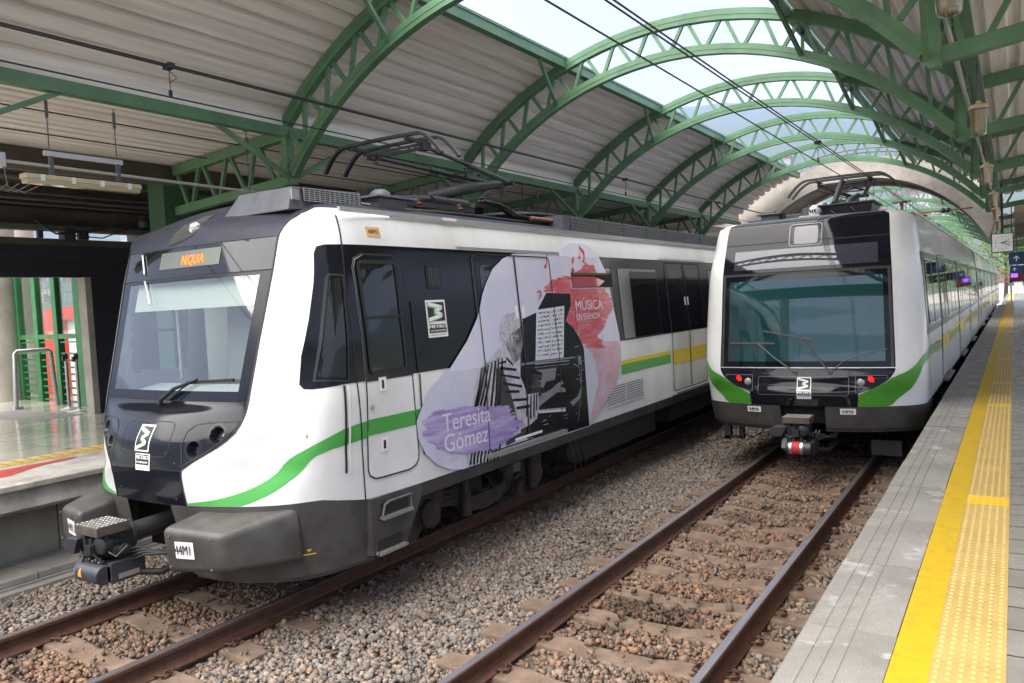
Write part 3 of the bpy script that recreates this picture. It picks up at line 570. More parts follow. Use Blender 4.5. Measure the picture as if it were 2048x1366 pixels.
# ================================================================== TRAIN ON THE LEFT TRACK
T1 = thing('metro_train', (-3.79, 4.0, 0), 'white metro train with piano-player artwork and lit orange NIQUÍA display, on the left track', 'train')
N = N1; XC = N['xc']
YE1 = 27.6
prof = [(1.6, .9), (1.6, 1.9), (1.51, 3.12), (1.47, 3.3), (1.42, 3.43)]
side_shell(N, 'car_body', WHITE, T1, N['yend'], YE1, prof)
rp_ = [(1.42, 3.43), (1.34, 3.47), (1.02, 3.58), (.6, 3.66), (.2, 3.69)]
mb = MB(); rr_ = rp_+[(-w, z) for w, z in rp_[::-1]]
for y in (N['yend'], YE1): mb.v += [(XC+w, y, z) for w, z in rr_]
n_ = len(rr_); mb.f = [(k, k+1, n_+k+1, n_+k) for k in range(n_-1)]
build('car_roof', mb, DOME, T1, smooth=True, fix=False)
build('car_end', MB().prism([(-1.58+XC, .9), (1.58+XC, .9), (1.49+XC, 3.12), (1.3+XC, 3.46), (-1.3+XC, 3.46), (-1.49+XC, 3.12)], 'y', YE1-.02, YE1), DOME, T1)
# nose
white_us = ls(1, 2, 8)+ls(2, 3, 8)[1:]+ls(3, 4, 8)[1:]
zt = lambda u: 3.47
zb = lambda u: 1.0 if u < 3.1 else max(.9, 1.0-(u-3.1)*.25)
patch(N, 'nose_panel', WHITE, T1, white_us, zb, zt, 40, 0, 1)
def winhole(c): return 4.86 < c.y < 5.55 and 2.02 < c.z < 2.95
mb = MB(); us_ = white_us[:-8]+ls(3, 4, 20)[1:]; nz_ = 60
for u in us_:
    a, b = zb(u), 3.47
    for k in range(nz_+1): mb.v.append(tuple(npt(N, u, a+(b-a)*k/nz_, 0, -1)))
for i in range(len(us_)-1):
    for k in range(nz_):
        a = i*(nz_+1)+k; c = (Vector(mb.v[a])+Vector(mb.v[a+nz_+2]))/2
        if not winhole(c): mb.f.append((a, a+nz_+1, a+nz_+2, a+1))
build('nose_panel', mb, WHITE, T1, smooth='all')
GU = .87; Z0G, Z1G = 1.93, 2.905
mid = ls(-1, 1, 28)
LAMPS = [(.60, 1.475, .064), (.80, 1.59, .068)]
mb = MB(); nu_, nz_ = 90, 54
for i in range(nu_+1):
    for k in range(nz_+1): mb.v.append(tuple(npt(N, -1+2*i/nu_, .99+(1.842-.99)*k/nz_)))
for i in range(nu_):
    for k in range(nz_):
        c = npt(N, -1+2*(i+.5)/nu_, .99+(1.842-.99)*(k+.5)/nz_)
        if min(math.hypot(abs(c.x-XC)-w_, c.z-z_)/rd for w_, z_, rd in LAMPS) < 1.0: continue
        a = i*(nz_+1)+k; mb.f.append((a, a+nz_+1, a+nz_+2, a+1))
build('nose_mask', mb, NAVY, T1, smooth='all')
patch(N, 'windscreen_surround', NAVY, T1, ls(-1, -GU, 3), 1.85, 2.93, 14)
patch(N, 'windscreen_surround', NAVY, T1, ls(GU, 1, 3), 1.85, 2.93, 14)
patch(N, 'windscreen_surround', NAVY, T1, ls(-GU, GU, 24), 1.85, Z0G, 2)
patch(N, 'windscreen_surround', NAVY, T1, ls(-GU, GU, 24), Z1G, 2.93, 2)
GL1 = glass('windscreen_glass', (.93, .98, .96), .13, .015)
patch(N, 'windscreen', GL1, T1, ls(-GU, GU, 24), Z0G, Z1G, 12)
DG = mat('display_glass', (.009, .010, .012), .04, spec=.5)
patch(N, 'display_glass', DG, T1, mid, 2.945, 3.22, 6)
patch(N, 'nose_seam', RUBBER, T1, mid, 2.925, 2.95, 1, -.004)
patch(N, 'nose_seam', RUBBER, T1, mid, 1.838, 1.855, 1, -.004)
patch(N, 'nose_seam', RUBBER, T1, mid, 3.215, 3.232, 1, -.004)
patch(N, 'roof_dome', DOME, T1, mid, 3.228, 3.69, 22)
for s in (1, -1): patch(N, 'roof_dome', DOME, T1, ls(1, 4, 24), 3.472, 3.69, 10, 0, s)
# edge rubber between black mask and white frame
for s in (1, -1): patch(N, 'mask_edge', RUBBER, T1, [.985, 1.0, 1.015], 1.0, 3.42, 40, .003, s)
# black glossy field slightly lit display box + LED text
DP = mat('display_panel', (.13, .145, .12), .3)
patch(N, 'display_panel', DP, T1, ls(-.43, .38, 10), 3.03, 3.185, 3, .004)
LED = mat('led_orange', (1.0, .13, .008), .5, emit=.75)
put_text('led_text', 'NIQUíA', .118, LED, T1, lambda x, y, z: front_pt(N, x+.04, y+3.092, .008+z), xs=.8, bold=.003)
# cab interior
cab = mat('cab_grey_panel', (.62, .68, .64), .6, var=.1); cabd = mat('cab_dark_panel', (.035, .037, .038), .6)
mb = MB().box((XC-1.42, 5.68, .95), (XC+1.42, 5.71, 3.4)); build('cab_back_wall', mb, cab, T1)
mb = MB().box((XC-1.42, 4.5, 1.5), (XC+1.42, 5.6, 1.55)); build('cab_floor', mb, cabd, T1)
mb = MB().prism([(4.32, 1.86), (4.75, 1.93), (4.75, 1.5), (4.32, 1.55)], 'x', XC-.92, XC+.92); build('driver_desk', mb, mat('desk_grey', (.35, .38, .38), .5), T1)
mb = MB().box((XC-1.3, 4.75, 3.0), (XC+1.3, 5.6, 3.03)); build('cab_ceiling', mb, cab, T1)
mb = MB().box((XC-.35, 5.655, 1.55), (XC+.15, 5.678, 2.85)); build('cab_door', mb, mat('cab_door_grey', (.2, .22, .21), .5), T1)
mb = MB().tube([(XC-.78, 4.9, 1.95), (XC-.78, 4.9, 2.7)], .018, 8); build('grab_pole', mb, ALU, T1, smooth=True)
mb = MB().hexa([(XC+.12, 4.75, 1.62), (XC+.5, 4.72, 1.62), (XC+.5, 4.8, 1.62), (XC+.12, 4.83, 1.62), (XC+.05, 4.85, 2.72), (XC+.46, 4.82, 2.72), (XC+.46, 4.9, 2.72), (XC+.05, 4.93, 2.72)]); build('driver_seat_back', mb, mat('seat_grey', (.10, .11, .105), .6), T1, bevel=.03)
mb = MB(); pts = [(-.88, 2.66), (.88, 2.66), (.88, 2.95), (-.88, 2.95)]
mb.v = [tuple(front_pt(N, x, z, -.05)) for x, z in pts]; mb.f = [(0, 1, 2, 3)]
build('sun_blind', mb, mat('blind_fabric', (.34, .39, .35), .8), T1, fix=False)
# wiper
wp = MB(); P = lambda w, z, o=.03: tuple(front_pt(N, w, z, o))
wp.tube([P(-.02, 1.80, .02), P(.0, 1.83, .05), P(.17, 1.94, .06), P(.44, 2.02, .05)], [.024, .02, .017, .013], 8)
wp.tube([P(.12, 1.85, .05), P(.27, 1.95, .05), P(.40, 2.01, .05)], .008, 6)
wp.bar(P(.3, 1.995, .035), P(.86, 2.02, .03), .02, .028)
build('wiper', wp, RUBBER, T1, smooth=True)
wp = MB().bar(P(-.80, 3.19, .015), P(-.70, 3.0, .015), .014); wp.bar(P(-.66, 2.93, .02), P(-.5, 2.70, .02), .014)
build('wiper_rod', wp, ALU, T1)
# front hatch, emblem, lamps
def fpoly(N, name, pts, m, parent, off, fan=True):
    mb = MB(); cx_ = sum(p[0] for p in pts)/len(pts); cz_ = sum(p[1] for p in pts)/len(pts)
    rings = 5
    mb.v = [tuple(front_pt(N, cx_, cz_, off))]
    for r in range(1, rings+1):
        for p in pts: mb.v.append(tuple(front_pt(N, cx_+(p[0]-cx_)*r/rings, cz_+(p[1]-cz_)*r/rings, off)))
    n = len(pts)
    for i in range(n): mb.f.append((0, 1+i, 1+(i+1) % n))
    for r in range(rings-1):
        for i in range(n):
            a = 1+r*n+i; b = 1+r*n+(i+1) % n; mb.f.append((a, a+n, b+n, b))
    return build(name, mb, m, parent, smooth='all')
def fring(N, name, pts, w, m, parent, off):
    ar = sum(pts[i-1][0]*pts[i][1]-pts[i][0]*pts[i-1][1] for i in range(len(pts)))
    if ar < 0: pts = pts[::-1]
    fine = []
    for i in range(len(pts)):
        a_, b_ = Vector(pts[i-1]), Vector(pts[i]); k_ = max(1, int((b_-a_).length/.03))
        fine += [tuple(a_.lerp(b_, (j+1)/k_)) for j in range(k_)]
    pts = fine; mb = MB()
    for q in ringpolys(pts, w):
        o = len(mb.v); mb.v += [tuple(front_pt(N, x, z, off)) for x, z in q]; mb.f.append((o, o+1, o+2, o+3))
    return build(name, mb, m, parent, fix=False)
hp = rr(-.34, 1.40, .35, 1.69, .07)
fring(N, 'front_hatch_seam', hp, .008, RUBBER, T1, .002)
bolt = MB()
for w_, z_ in ((-.31, 1.66), (.32, 1.66), (-.3, 1.44), (.31, 1.44), (0, 1.675), (.32, 1.55), (.4, 1.05), (-.38, 1.1), (.43, 1.36)):
    q = front_pt(N, w_, z_, .001); bolt.lathe(tuple(q), [(.007, 0), (.005, -.003)], 8, 'y')
build('bolt', bolt, ROOFGREY, T1)
emblem(T1, lambda u, v, l: front_pt(N, .01+u, 1.548+v, l), .20, 1.08)
wordplate(T1, lambda u, v, l: front_pt(N, .03+u, 1.352+v*.85, l), .20)
for s in (1, -1):
    pod = [(.51, 1.33), (.475, 1.50), (.50, 1.62), (.58, 1.675), (.70, 1.69), (.985, 1.70), (.96, 1.64), (.86, 1.54), (.72, 1.44), (.60, 1.375)]
    fring(N, 'lamp_pod_seam', [(s*a, b) for a, b in pod], .010, RUBBER, T1, .0035)
    for w_, z_, rd in LAMPS:
        c = front_pt(N, s*w_, z_, .003); c2 = front_pt(N, s*w_, z_, .02); d = (c2-c).normalized()
        hb = MB(); x = d.cross(Vector((0, 0, 1))).normalized(); y = x.cross(d).normalized()
        prof_ = [(rd*1.45, .0012), (rd*1.2, .0012), (rd*1.04, .0015), (rd*.98, -.004), (rd*.80, -.05), (rd*.58, -.085)]
        o = 0
        for r_, h_ in prof_:
            for k in range(24):
                a = 2*math.pi*k/24; q = c+x*r_*math.cos(a)+y*r_*math.sin(a)
                if h_ > 0: q = front_pt(N, q.x-XC, q.z, .0015)
                else: q = q+d*(h_-.006)
                hb.v.append(tuple(q))
        for i in range(5):
            for k in range(24): hb.f.append((i*24+k, i*24+(k+1) % 24, (i+1)*24+(k+1) % 24, (i+1)*24+k))
        hl = build('headlight', hb, mat('lamp_cup', (.012, .0125, .016), .2, spec=.4), T1, smooth=True)
        lb = MB()
        for r_, h_ in ((rd*.60, -.084), (rd*.4, -.078), (.001, -.074)):
            for k in range(20):
                a = 2*math.pi*k/20; lb.v.append(tuple(c+x*r_*math.cos(a)+y*r_*math.sin(a)+d*h_))
        for i in range(2):
            for k in range(20): lb.f.append((i*20+k, i*20+(k+1) % 20, (i+1)*20+(k+1) % 20, (i+1)*20+k))
        build('lens', lb, mat('dark_lens', (.05, .05, .055), .08, coat=1), hl, smooth='all')
# roof marker lamp
rl = [(-.42, 3.225+.02), (-.36, 3.35), (-.26, 3.43), (-.12, 3.50), (.03, 3.53), (.035, 3.46), (0, 3.34), (-.05, 3.30), (-.2, 3.27)]
rl = [(-.40, 3.25), (-.34, 3.35), (-.22, 3.44), (-.08, 3.50), (.08, 3.525), (.08, 3.47), (.04, 3.38), (-.02, 3.325), (-.2, 3.275)]
o = fpoly(N, 'roof_lamp_cover', rl, mat('smoky_lamp_glass', (.07, .07, .068), .10, coat=.5), T1, .006)
c = front_pt(N, -.04, 3.395, .0)
mb = MB().lathe((c.x, c.y-.012, c.z), [(.001, -.035), (.035, -.028), (.056, -.010), (.066, .02), (.066, .05)], 24, 'y')
build('lens', mb, mat('chrome_reflector', (.62, .63, .62), .16, metal=.85), o, smooth='all')
# livery on side
zst = [(.95, 1.021, 3.963)]
def ribbon(N, name, m, parent, top, bot, off, sg=1, n=24):
    """ribbon between two polylines of (u, z)"""
    def samp(P, t):
        d = [0]
        for a, b in zip(P[:-1], P[1:]): d.append(d[-1]+math.hypot(b[0]-a[0], (b[1]-a[1])*2))
        s = t*d[-1]
        return (pchip(s, d, [p[0] for p in P]), pchip(s, d, [p[1] for p in P]))
    mb = MB(); K = 6
    for i in range(n+1):
        a = samp(top, i/n); b = samp(bot, i/n)
        for k in range(K+1): mb.v.append(tuple(npt(N, a[0]+(b[0]-a[0])*k/K, a[1]+(b[1]-a[1])*k/K, off, sg)))
    for i in range(n):
        for k in range(K): j = i*(K+1)+k; mb.f.append((j, j+1, j+K+2, j+K+1))
    return build(name, mb, m, parent, smooth='all')
for s in (1, -1):
    ribbon(N, 'green_stripe', LGREEN, T1, [(1.02, 1.022), (1.5, 1.055), (1.867, 1.105), (2.2, 1.20), (2.35, 1.337), (2.7, 1.44), (3.0, 1.505), (3.25, 1.575), (3.6, 1.60), (4, 1.60)],
       [(1.03, 1.006), (1.5, 1.004), (1.9, 1.003), (2.28, 1.06), (2.65, 1.195), (2.867, 1.345), (3.15, 1.41), (3.5, 1.445), (4, 1.46)], .003, s)
    decal(N, 'green_stripe', [[(5.7, 1.46), (5.78, 1.46), (5.78, 1.6), (5.7, 1.6)]], LGREEN, T1, .0032, s)
    # dark window band
    if s > 0: decal(N, 'window_band', [[(4.525, 1.965), (4.54, 1.925), (4.58, 1.92), (4.8, 1.94), (YE1-.1, 1.94), (YE1-.1, 3.135), (4.86, 3.135), (4.81, 3.12), (4.782, 3.06), (4.73, 2.8), (4.655, 2.5), (4.57, 2.2)]], BAND, T1, .004, s, True)
    if s < 0: decal(N, 'window_band', [[(5.72, 1.94), (YE1-.1, 1.94), (YE1-.1, 3.135), (5.72, 3.135)]], BAND, T1, .004, s); continue
    # cab side window
    outline(N, 'cab_side_window_frame', [(4.585, 1.985), (4.85, 1.955), (4.945, 2.87), (4.82, 2.885), (4.795, 2.84)], .022, RUBBER, T1, .016, s)
    decal(N, 'cab_side_window', [[(4.62, 2.02), (4.825, 1.995), (4.915, 2.84), (4.83, 2.845)]], DG, T1, .012, s, True)
    # body seam
    decal(N, 'body_seam', stroke([(5.0, .9), (4.97, 1.5), (4.93, 2.0), (4.95, 2.8), (5.0, 3.2), (5.03, 3.40)], .013), RUBBER, T1, .007, s)
decal(N, 'cab_side_window', [rr(4.84, 2.0, 5.58, 2.97, .05)], GL1, T1, .004, -1)
decal(N, 'window_bar', stroke([(5.02, 2.0), (5.02, 2.97)], .05)+stroke([(5.02, 2.45), (5.57, 2.45)], .03), RUBBER, T1, .008, -1)
# driver's door
for s in (1,):
    dpo = [(5.03, 1.16), (5.05, 1.10), (5.12, 1.06), (5.2, 1.055), (5.56, 1.055), (5.64, 1.08), (5.69, 1.13), (5.70, 1.2), (5.67, 1.9), (5.69, 2.9), (5.66, 3.0), (5.57, 3.06), (5.18, 3.06), (5.08, 3.02), (5.045, 2.94), (5.03, 1.9)]
    dr = decal(N, 'driver_door', [dpo], WHITE, T1, .007, s)
    outline(N, 'door_seal', dpo, .014, RUBBER, dr, .010, s)
    decal(N, 'door_upper_panel', [[(5.045, 1.93), (5.67, 1.93), (5.68, 2.9), (5.65, 2.99), (5.56, 3.045), (5.19, 3.045), (5.09, 3.0), (5.06, 2.93)]], BAND, dr, .012, s)
    outline(N, 'window_frame', rr(5.08, 1.985, 5.60, 3.0, .06), .035, RUBBER, dr, .024, s)
    decal(N, 'window_pane', [rr(5.11, 2.015, 5.57, 2.97, .04)], DG, dr, .015, s, True)
    decal(N, 'window_bar', [[(5.11, 2.475), (5.57, 2.475), (5.57, 2.50), (5.11, 2.50)]], RUBBER, dr, .026, s)
    decal(N, 'green_stripe', [[(5.035, 1.46), (5.685, 1.46), (5.685, 1.6), (5.035, 1.6)]], LGREEN, dr, .010, s)
    for z_ in (1.83, 1.29):
        h = decal(N, 'handle', [[(5.19, z_), (5.29, z_), (5.29, z_+.125), (5.19, z_+.125)]], WHITEP, dr, .013, s)
        decal(N, 'handle_recess', [[(5.225, z_+.025), (5.255, z_+.025), (5.255, z_+.10), (5.225, z_+.10)]], TXT, dr, .016, s)
    q = side_pt(N, 5.09, 1.71, .008, s); build('lock', MB().lathe(tuple(q), [(.022, 0), (.022, .01*s), (.012, .012*s)], 14, 'x'), ALU, dr, smooth=True)
    decal(N, 'hand_rail', stroke([(5.765, 1.95), (5.765, 2.62)], .022), RUBBER, T1, .02, s)
    decal(N, 'hand_rail', stroke([(5.79, 1.16), (5.79, 1.93)], .022), WHITEP, T1, .02, s); decal(N, 'rail_slot', stroke([(5.765, 1.16), (5.765, 1.93)], .02), TXT, T1, .012, s)
    decal(N, 'rail_slot', stroke([(4.80, 1.18), (4.80, 1.93)], .022), TXT, T1, .009, s); decal(N, 'hand_rail', stroke([(4.83, 1.17), (4.83, 1.93)], .018), WHITEP, T1, .018, s)
    v = decal(N, 'vent_grille', [rr(6.03, 2.73, 6.26, 2.97, .03)], RUBBER, T1, .010, s)
    for k in range(5): decal(N, 'vent_slat', [[(6.065+k*.037, 2.76), (6.08+k*.037, 2.76), (6.08+k*.037, 2.94), (6.065+k*.037, 2.94)]], mat('slat_grey', (.08, .085, .10), .4), v, .018, s)
emblem(T1, lambda u, v, l: side_pt(N, 6.125+u, 2.508+v, .006+l), .31, .74)
wordplate(T1, lambda u, v, l: side_pt(N, 6.125+u, 2.325+v*.52, .006+l), .31)
# orange number plate
decal(N, 'number_plate', [[(5.295, 3.215), (5.47, 3.215), (5.47, 3.305), (5.295, 3.305)]], mat('orange_plate', (.62, .36, .14), .5), T1, .005)
put_text('plate_number', '44M1', .06, mat('plate_ink', (.10, .06, .03), .5), T1, lambda x, y, z: side_pt(N, 5.382+x, 3.26+y, .008+z), bold=.001)
# passenger doors and windows along the side
def pass_door(N, parent, y0, y1, sg, wrap=False, off=.008, sy0=1.41, sy1=1.65):
    d = decal(N, 'passenger_door', [rr(y0, .97, y1, 3.10, .08)], WHITE, parent, off, sg)
    decal(N, 'door_glass', [[(y0+.0, 1.94), (y1-.0, 1.94)]+[p for p in rr(y0, .97, y1, 3.10, .08) if p[1] > 1.95]], BAND, d, off+.003, sg)
    for a, b in ((y0+.12, (y0+y1)/2-.09), ((y0+y1)/2+.09, y1-.12)):
        decal(N, 'door_window', [rr(a, 2.0, b, 2.98, .06)], DG, d, off+.006, sg)
    decal(N, 'door_stripe', [[(y0+.01, sy0), (y1-.01, sy0), (y1-.01, sy1), (y0+.01, sy1)]], LYEL, d, off+.003, sg)
    return d
def door_lines(N, parent, y0, y1, sg, off=.02):
    outline(N, 'door_seal', rr(y0, .97, y1, 3.10, .08), .016, RUBBER, parent, off, sg)
    ym = (y0+y1)/2
    decal(N, 'door_leaf_gap', stroke([(ym, .98), (ym, 3.10)], .03), RUBBER, parent, off+.002, sg)
    for dy in (-.07, .07): decal(N, 'door_sticker', [[(ym+dy-.03, 2.38), (ym+dy+.03, 2.38), (ym+dy+.03, 2.52), (ym+dy-.03, 2.52)]], WHITEP, parent, off+.001, sg)
    q = side_pt(N, 0+y0, .95, 0, sg)
    mb = MB().box((q.x-.02 if sg > 0 else q.x-.07, y0-.04, .925), (q.x+.07 if sg > 0 else q.x+.02, y1+.04, .965)); build('door_sill', mb, ALU, parent)
def louvre(N, parent, y0, z0, y1, z1, sg, n=8, split=True):
    l = decal(N, 'louvre_panel', [[(y0, z0), (y1, z0), (y1, z1), (y0, z1)]], WHITE, parent, .012, sg)
    ym = (y0+y1)/2
    for a, b in ((y0+.03, ym-.02), (ym+.02, y1-.03)):
        decal(N, 'louvre_slots', [[(a, z0+.03+(z1-z0-.05)*k/n), (b, z0+.03+(z1-z0-.05)*k/n), (b, z0+.03+(z1-z0-.05)*(k+.42)/n), (a, z0+.03+(z1-z0-.05)*(k+.42)/n)] for k in range(n)], mat('slot_shadow_grey', (.16, .16, .16), .7), l, .0155, sg)
    return l
GLASSW = mat('tinted_window_glass', (.006, .007, .008), .03, spec=.5)
doors1 = [(6.83, 8.45), (12.28, 13.93), (17.6, 19.25), (23.0, 24.65)]
for s in (1, -1):
    for i, (a, b) in enumerate(doors1):
        d = pass_door(N, T1, a, b, s)
        if not (i == 0 and s == 1): door_lines(N, d, a, b, s)
        mb = decal(N, 'door_gutter', [[(a-.27, 3.135), (b+.28, 3.135), (b+.28, 3.165), (a-.27, 3.165)]], ALU, T1, .03, s)
    for a, b in ((10.44, 11.88), (14.4, 15.7), (15.85, 17.2), (19.7, 21.0), (21.15, 22.5), (25.1, 26.4), (8.95, 10.2)):
        w = decal(N, 'window_panel', [[(a, 1.955), (b, 1.955), (b, 2.99), (a, 2.99)]], mat('silver_reflective_panel', (.20, .20, .205), .16, metal=.4), T1, .008, s)
        outline(N, 'window_gasket', [(a, 1.955), (b, 1.955), (b, 2.99), (a, 2.99)], .010, RUBBER, w, .012, s)
        decal(N, 'window_pane', [rr(a+.40 if b-a > 1.4 else a+.12, 1.965, b-.015, 2.94, .03)], GLASSW, w, .012, s)
    for a, b in ((10.28, 12.21), (14.0, 17.5), (19.32, 22.9), (24.72, 27.3)):
        decal(N, 'green_stripe', [[(a, 1.46), (b, 1.46), (b, 1.60), (a, 1.60)]], LGREEN, T1, .004, s)
        decal(N, 'yellow_stripe', [[(a, 1.60), (b, 1.60), (b, 1.655), (a, 1.655)]], LYEL, T1, .004, s)
    louvre(N, T1, 9.73, 1.05, 11.04, 1.365, s); louvre(N, T1, 15.0, 1.05, 16.3, 1.365, s)
    g = MB(); 
    x = XC+s*1.425; g.box((min(x, x+s*.03), 5.0, 3.425), (max(x, x+s*.03), YE1, 3.465)); build('roof_gutter', g, ALU, T1)
    mb = MB(); g2 = XC+s*1.46; mb.box((min(g2, g2+s*.006), 6.45, 3.43), (max(g2, g2+s*.006), 6.68, 3.46)); build('gutter_joint', mb, WHITEP, T1)
# ------------------------------------------------------------------ artwork on the side
LAV = mat('mural_lavender', (.56, .58, .76), .28, coat=.4, vscale=2.2, col2=(.66, .63, .74))
PINK = mat('mural_pink_wash', (.62, .33, .39), .28, coat=.4, vscale=3.5, col2=(.60, .52, .66), vpos=(.36, .58))
REDM = mat('mural_red', (.50, .055, .075), .3, coat=.4, vscale=9, stretch=(1, .4, 3), col2=(.60, .20, .24), vpos=(.38, .6))
PURP = mat('mural_purple', (.31, .21, .52), .3, coat=.4, vscale=7, stretch=(1, .3, 3), col2=(.52, .46, .70), vpos=(.34, .60))
PIANO = mat('mural_black', (.012, .012, .014), .25, coat=.5)
GRY = mat('mural_grey_skin', (.30, .29, .32), .3, coat=.4, vscale=7, col2=(.05, .05, .055), vpos=(.38, .6))
HAIR = mat('mural_grey_hair', (.58, .58, .66), .3, coat=.4, vscale=20, col2=(.34, .33, .39))
CLOTH = mat('mural_cloth', (.62, .62, .70), .3, coat=.4, vscale=8, col2=(.33, .32, .38))
PAPER = mat('mural_paper', (.66, .67, .76), .3, coat=.4)
DK = mat('mural_dark_grey', (.05, .05, .055), .3, coat=.4)
art = decal(N, 'mural', [MU['blob']], LAV, T1, .0225)
decal(N, 'mural_pink_wash', [MU['pink']], PINK, art, .0232)
def brush(poly, n, rag, seed):
    """ragged horizontal strokes that fill a polygon"""
    R = random.Random(seed); zs = [p[1] for p in poly]; z0, z1 = min(zs), max(zs); out = []
    for k in range(n):
        a = z0+(z1-z0)*k/n; b = z0+(z1-z0)*(k+1.0)/n; zc = (a+b)/2; xs = []
        for i in range(len(poly)):
            p, q = poly[i-1], poly[i]
            if (p[1]-zc)*(q[1]-zc) < 0: xs.append(p[0]+(q[0]-p[0])*(zc-p[1])/(q[1]-p[1]))
        xs.sort()
        for i in range(0, len(xs)-1, 2):
            l = xs[i]+R.uniform(-rag, rag); r = xs[i+1]+R.uniform(-rag, rag)
            if r > l+.01: out.append([(l, a), (r, a), (r+R.uniform(-rag, rag)*.4, b), (l+R.uniform(-rag, rag)*.4, b)])
    return out
decal(N, 'mural_red_brush', brush(MU['red'], 46, .045, 1)+brush(MU['red2'], 14, .02, 2), REDM, art, .0238)
decal(N, 'mural_piano', [MU['piano']], PIANO, art, .0245)
decal(N, 'mural_red_brush', brush([p for p in MU['red'] if 1] , 46, .045, 1)[::3], REDM, art, .0252) if 0 else None
for k in ('shine1', 'shine2', 'shine3', 'shine4'): decal(N, 'mural_piano_shine', [MU[k]], mat('mural_mid_grey', (.22, .22, .24), .3, coat=.4), art, .0252)
ky = MU['keys']; decal(N, 'mural_piano_keys', [ky], PAPER, art, .0258)
kk = []
for i in range(22):
    t = (i+.5)/22; y = ky[0][0]+(ky[1][0]-ky[0][0])*t; z = ky[0][1]+(ky[1][1]-ky[0][1])*t; kk.append([(y-.006, z-.02), (y+.006, z-.02), (y+.006, z), (y-.006, z)])
decal(N, 'mural_black_keys', kk, PIANO, art, .0264)
decal(N, 'mural_sheet_music', [MU['sheet']], PAPER, art, .0258)
sh = MU['sheet']; R = random.Random(4); ln = []; nt_ = []
def bil(q, u, v):
    a = Vector(q[0]).lerp(Vector(q[1]), u); b = Vector(q[3]).lerp(Vector(q[2]), u); return tuple(a.lerp(b, v))
for pg in (0, 1):
    u0, u1 = (.06, .47) if pg == 0 else (.54, .95)
    for i in range(11):
        v0 = .06+i*.083
        for l in range(4): ln += stroke([bil(sh, u0, v0+l*.011), bil(sh, u1, v0+l*.011)], .0016)
        for q in range(9):
            u = u0+R.random()*(u1-u0); v = v0+R.uniform(0, .035); p = bil(sh, u, v); nt_.append([(p[0]-.007, p[1]-.005), (p[0]+.007, p[1]-.005), (p[0]+.007, p[1]+.008), (p[0]-.007, p[1]+.008)])
decal(N, 'mural_staves', ln, mat('mural_ink', (.10, .10, .13), .4), art, .0264)
decal(N, 'mural_score_notes', nt_, PIANO, art, .0268)
decal(N, 'mural_score_fold', stroke([bil(sh, .505, 0), bil(sh, .505, 1)], .008), mat('mural_ink', (.1, .1, .13), .4), art, .0266)
decal(N, 'mural_cloth', [MU['body']], CLOTH, art, .0252)
decal(N, 'mural_cloth_shadow', [MU['frontdark'], MU['skirt2']], DK, art, .0258)
decal(N, 'mural_cloth_stripes', [MU[k] for k in MU if k[:2] in ('st', 'sl', 'cu', 'sk') and k not in ('skirt2',)], PIANO, art, .0264)
decal(N, 'mural_neck', [MU['neck']], CLOTH, art, .0270)
decal(N, 'mural_face', [MU['face']], GRY, art, .0272)
decal(N, 'mural_hair', [MU['hair']], HAIR, art, .0278)
R = random.Random(21); sk_ = []
for i in range(26):
    y = 7.75+R.random()*1.25; z = 1.05+R.random()*1.2
    if z > 2.0 and y < 8.75: continue
    sk_ += stroke([(y, z), (y+R.uniform(.03, .14), z+R.uniform(-.01, .02))], R.uniform(.003, .008))
sk_ += stroke([(7.86, 1.83), (8.7, 1.80)], .012)+stroke([(7.86, 1.79), (8.7, 1.76)], .005)+stroke([(8.86, 1.0), (8.98, 1.35), (9.03, 1.75)], .006)+stroke([(8.8, 1.75), (8.95, 1.7), (9.0, 1.4)], .007)
decal(N, 'mural_piano_glints', sk_, mat('mural_glint', (.38, .38, .42), .3, coat=.4), art, .0256)
hb_ = MU['face']; cy_ = sum(p[0] for p in hb_)/len(hb_); cz_ = sum(p[1] for p in hb_)/len(hb_)
decal(N, 'mural_ear', [[(cy_-.085+.022*math.cos(a), cz_+.04+.05*math.sin(a)) for a in ls(0, 6.0, 10)]], HAIR, art, .0284)
decal(N, 'mural_glasses', stroke([(cy_-.06, cz_+.075), (cy_+.06, cz_+.05)], .006)+stroke([(cy_+.03+.03*math.cos(a), cz_+.05+.025*math.sin(a)) for a in ls(0, 6.28, 10)], .005), PAPER, art, .0286)
decal(N, 'mural_arm', [MU['arm']], mat('mural_arm_grey', (.30, .29, .32), .3, coat=.4, vscale=9, col2=(.16, .155, .17)), art, .0275)
decal(N, 'mural_purple_brush', brush(MU['purple'], 34, .055, 3), PURP, art, .0290)
R = random.Random(9); rain = []
for i in range(38):
    y = 5.93+(i % 7)*.055+R.uniform(-.01, .01); z = 1.02+(i//7)*.052+R.uniform(-.01, .01)
    rain += stroke([(y, z), (y+.006, z+.035)], .009)
decal(N, 'mural_rain_dashes', rain, PURP, art, .0240)
RN = mat('mural_note_red', (.48, .06, .07), .3)
decal(N, 'mural_notes', [MU[k] for k in ('note1', 'note2', 'treble', 'bass', 'dots1', 'dots2')], RN, art, .0245)
TW = mat('mural_text_white', (.72, .70, .80), .35)
def side_text(nm, s, y, z, size, xs, bold, slope=0):
    put_text(nm, s, size, TW, art, lambda a, b, c: side_pt(N, y+a, z+b+slope*a, .0300+c), xs=xs, bold=bold, align='LEFT')
side_text('mural_lettering', 'Teresita', 6.05, 1.405, .255, .98, .003, -.02)
side_text('mural_lettering', 'Gómez', 6.05, 1.20, .255, 1.02, .003, -.02)
side_text('mural_lettering', 'MÚSICA', 8.99, 2.475, .185, 1.22, .0015)
side_text('mural_lettering', 'EN ESENCIA', 8.99, 2.33, .115, 1.12, .001)
